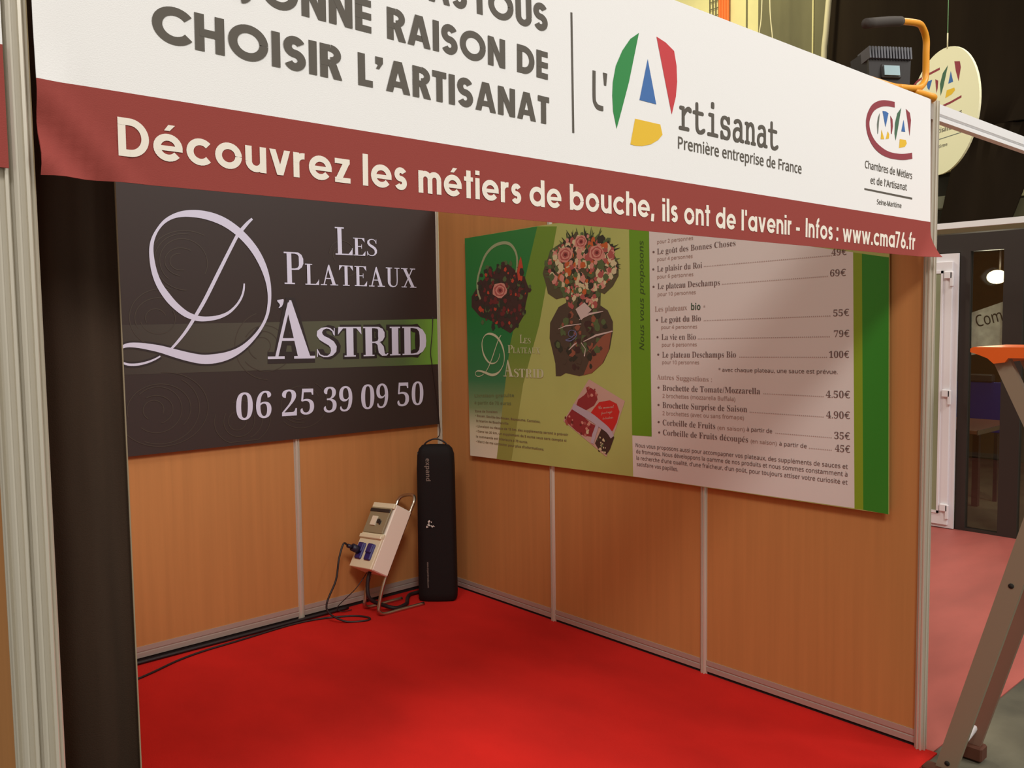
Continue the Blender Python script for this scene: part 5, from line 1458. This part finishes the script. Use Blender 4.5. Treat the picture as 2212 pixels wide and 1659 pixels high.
a0, a1 = Vector((-.165, -3.150, 0.0)), Vector((-.135, -3.560, 1.50))
b0, b1 = Vector((.075, -3.155, 0.03)), Vector((.115, -3.560, 1.50))
s1 = stile(a0, a1, .022, .066, 'ladder_alu', 'front_stile', la)
s2 = stile(b0, b1, .022, .060, 'ladder_rear', 'front_stile', la)
for f_ in (.045, .5, .88):
    p = a0.lerp(a1, f_)
    t = (a1 - a0).normalized()
    c_ = p + Vector((-.0115, 0, 0))
    MB().tube([tuple(c_), tuple(c_ + Vector((-.002, 0, 0)))], .009, 'hole_dark', sides=10, sub=1).build('rivet', s1)
for f_ in (.70, .85):
    p, q = a0.lerp(a1, f_), b0.lerp(b1, f_)
    if f_ > .4:
        MB().box((p.x + .012, p.y - .07, p.z - .015), (q.x - .012, p.y + .03, p.z + .015), 'ladder_alu', bevel=.003).build('tread', la)
MB().box((.045, -3.205, 0.0), (.105, -3.115, .055), 'ladder_foot', bevel=.006).build('foot', la)
MB().box((-.205, -3.18, 0.0), (-.15, -3.09, .045), 'ladder_foot', bevel=.006).build('foot', la)
MB().tube([(-.0, -3.14, .055), (.05, -3.16, .095), (.11, -3.19, .16)], .012, 'door_white', sides=10, sub=3).build('brace', la)
c0, c1 = Vector((-.105, -3.285, 1.52)), Vector((-.085, -3.98, 0.0))
d0, d1 = Vector((.145, -3.285, 1.52)), Vector((.165, -3.98, 0.0))
stile(c0, c1, .026, .050, 'ladder_alu', 'rear_leg', la)
stile(d0, d1, .026, .050, 'ladder_alu', 'rear_leg', la)
tpz = 1.545
m = MB()
prof = [(-3.20, tpz), (-3.20, tpz - .012), (-3.225, tpz - .02), (-3.255, tpz - .032), (-3.275, tpz - .05), (-3.31, tpz - .045), (-3.32, tpz - .03), (-3.60, tpz - .03), (-3.64, tpz - .02), (-3.64, tpz), (-3.63, tpz + .006), (-3.21, tpz + .006)]
m.prism(prof, 'x', -.14, .17, 'ladder_orange')
m.build('top_step', la)

# ------------------------------------------------------------------ hall beyond
hw = struct('wall_hall', (14.0, 4.0, 0))
# local a = -y on this wall (x = 13.9 / 14)
MB().box((13.94, 6.50, 0), (14.0, 16, 12), 'hall_cream').build('panel', hw)
MB().box((13.90, 4.88, 0), (13.97, 6.49, 12), 'hall_olive').build('panel', hw)
MB().box((13.94, -6, 0), (14.0, 4.88, 12), 'hall_dark').build('panel', hw)
w2 = struct('wall_far', (0, 15.5, 0))
MB().box((-12, 15.4, 0), (14, 15.6, 10), 'hall_cream').build('panel', w2)
MB().box((13.925, 6.78, 0), (13.945, 6.82, 12), 'hall_olive').build('seam_strip', hw)
MB().box((13.87, 5.16, 6), (13.90, 5.19, 12), 'hall_cream').build('seam_strip', hw)
m = MB()
for k in range(4):
    m.tube([(13.85, 7.42 - .07 * k, 0.0), (13.85, 7.44 - .07 * k, 6.0), (13.85, 7.46 - .07 * k, 12)], .036, 'cable_orange', sides=8, sub=1)
tag(m.build('cable_bundle'), 'orange cables running up the cream hall wall', 'cables')
m = MB()
for k in range(4):
    m.tube([(13.88, 7.72 - .08 * k, 0.0), (13.88, 7.74 - .08 * k, 6.0), (13.88, 7.76 - .08 * k, 12)], .012, 'hall_olive', sides=6, sub=1)
for k in range(30):
    m.box((13.87, 7.48, 7 + .16 * k), (13.885, 7.76, 7.015 + .16 * k), 'hall_olive')
tag(m.build('cable_tray'), 'thin wire mesh cable tray beside the orange cables', 'cable tray')
m = MB()
m.tube([(12.8, 4.40, 0.0), (12.8, 4.36, 6.0), (12.8, 4.30, 7.2), (12.8, 4.20, 8.3), (12.8, 4.06, 9.9)], .055, 'wire_pale', sides=10, sub=2)
tag(m.build('pipe'), 'pale vertical pipe beside the black drape high in the hall', 'pipe')
for (ys, zs_, lb) in (([5.86, 5.90, 5.84, 5.80], [6.6, 7.5, 8.05, 10], 'pale loose wire hanging in front of the olive hall wall, left one'),
                      ([5.52, 5.58, 5.65, 5.62], [6.5, 7.4, 8.2, 10], 'pale loose wire hanging in front of the olive hall wall, right one')):
    m = MB()
    m.tube([(13.0, y, z) for y, z in zip(ys, zs_)], .014, 'wire_pale', sides=6)
    tag(m.build('hanging_wire'), lb, 'wire')
# black drape: folded sheet with a slanted lower part
dp = thing('black_drape', 'large black drape hanging across the dark end of the hall', 'curtain', (13.0, 1.5, 5.5))


def drape_edge(z, side):
    L = [(2.87, 2.3045), (2.912, 2.3045), (4.2981, 1.9728), (4.93, 1.95), (4.935, 4.4204), (6.73, 4.39), (9.59, 4.30)]
    Rr_ = [(2.867, 1.145), (7.875, -.5393), (9.6, -1.12)]
    T_ = L if side == 'l' else Rr_
    for i in range(len(T_) - 1):
        if T_[i][0] <= z <= T_[i + 1][0]:
            t = (z - T_[i][0]) / max(1e-6, T_[i + 1][0] - T_[i][0])
            return T_[i][1] + (T_[i + 1][1] - T_[i][1]) * t
    return T_[-1][1]


m = MB()
zs = [2.87, 3.4, 4.0, 4.298, 4.93, 4.936, 5.5, 6.2, 6.73, 7.5, 8.3, 9.0, 9.59]
V = []
NW = 60
for z in zs:
    l, r = drape_edge(z, 'l'), drape_edge(z, 'r')
    for i in range(NW + 1):
        y = l + (r - l) * i / NW
        V.append((13.0 + .05 * math.sin(y * 9), y, z))
F = [[r * (NW + 1) + i, r * (NW + 1) + i + 1, (r + 1) * (NW + 1) + i + 1, (r + 1) * (NW + 1) + i] for r in range(len(zs) - 1) for i in range(NW)]
m.add(V, F, 'black_drape', True)
o = m.build('cloth', dp)
md = o.modifiers.new('thickness', 'SOLIDIFY')
md.thickness = 0.02
MB().tube([(13.0, 4.5, 9.6), (13.0, -1.4, 9.6)], .04, 'truss_grey', sub=1).build('rail', dp)
# bits of hall seen through the gaps
m = MB().box((13.6, 2.0, 4.34), (13.75, 3.2, 4.50), 'hall_cream')
tag(m.build('roof_beam'), 'pale roof beam seen under the hanging round sign', 'beam')
m = MB().box((13.3, 2.2, 3.62), (13.5, 3.0, 3.86), 'truss_grey', bevel=.02)
m.box((13.28, 2.4, 3.82), (13.3, 2.72, 3.86), 'tube_light')
tag(m.build('air_unit'), 'grey overhead unit seen low between the banner edge and the drape', 'unit')
m = MB().tube([(13.4, 2.68, 0), (13.4, 2.68, 3.65)], .05, 'truss_grey', sub=1)
tag(m.build('pole'), 'grey pole standing between the banner edge and the black drape', 'pole')
m = MB().box((13.6, -.5, 3.75), (13.75, 1.2, 3.98), 'hall_cream')
tag(m.build('roof_beam'), 'pale beam at the right picture edge beyond the drape', 'beam')
m = MB().box((13.5, -.5, 3.38), (13.6, 1.3, 3.70), 'hall_olive')
m.box((13.48, 1.0, 3.20), (13.6, 1.42, 3.26), 'truss_grey')
tag(m.build('wall_unit'), 'olive grey unit under the beam at the right edge', 'unit')
m = MB().box((13.4, 1.28, 3.19), (13.46, 1.36, 3.33), 'tube_light', bevel=.01)
tag(m.build('ceiling_lamp'), 'tiny bright white lamp beside the slanted edge of the drape', 'lamp')
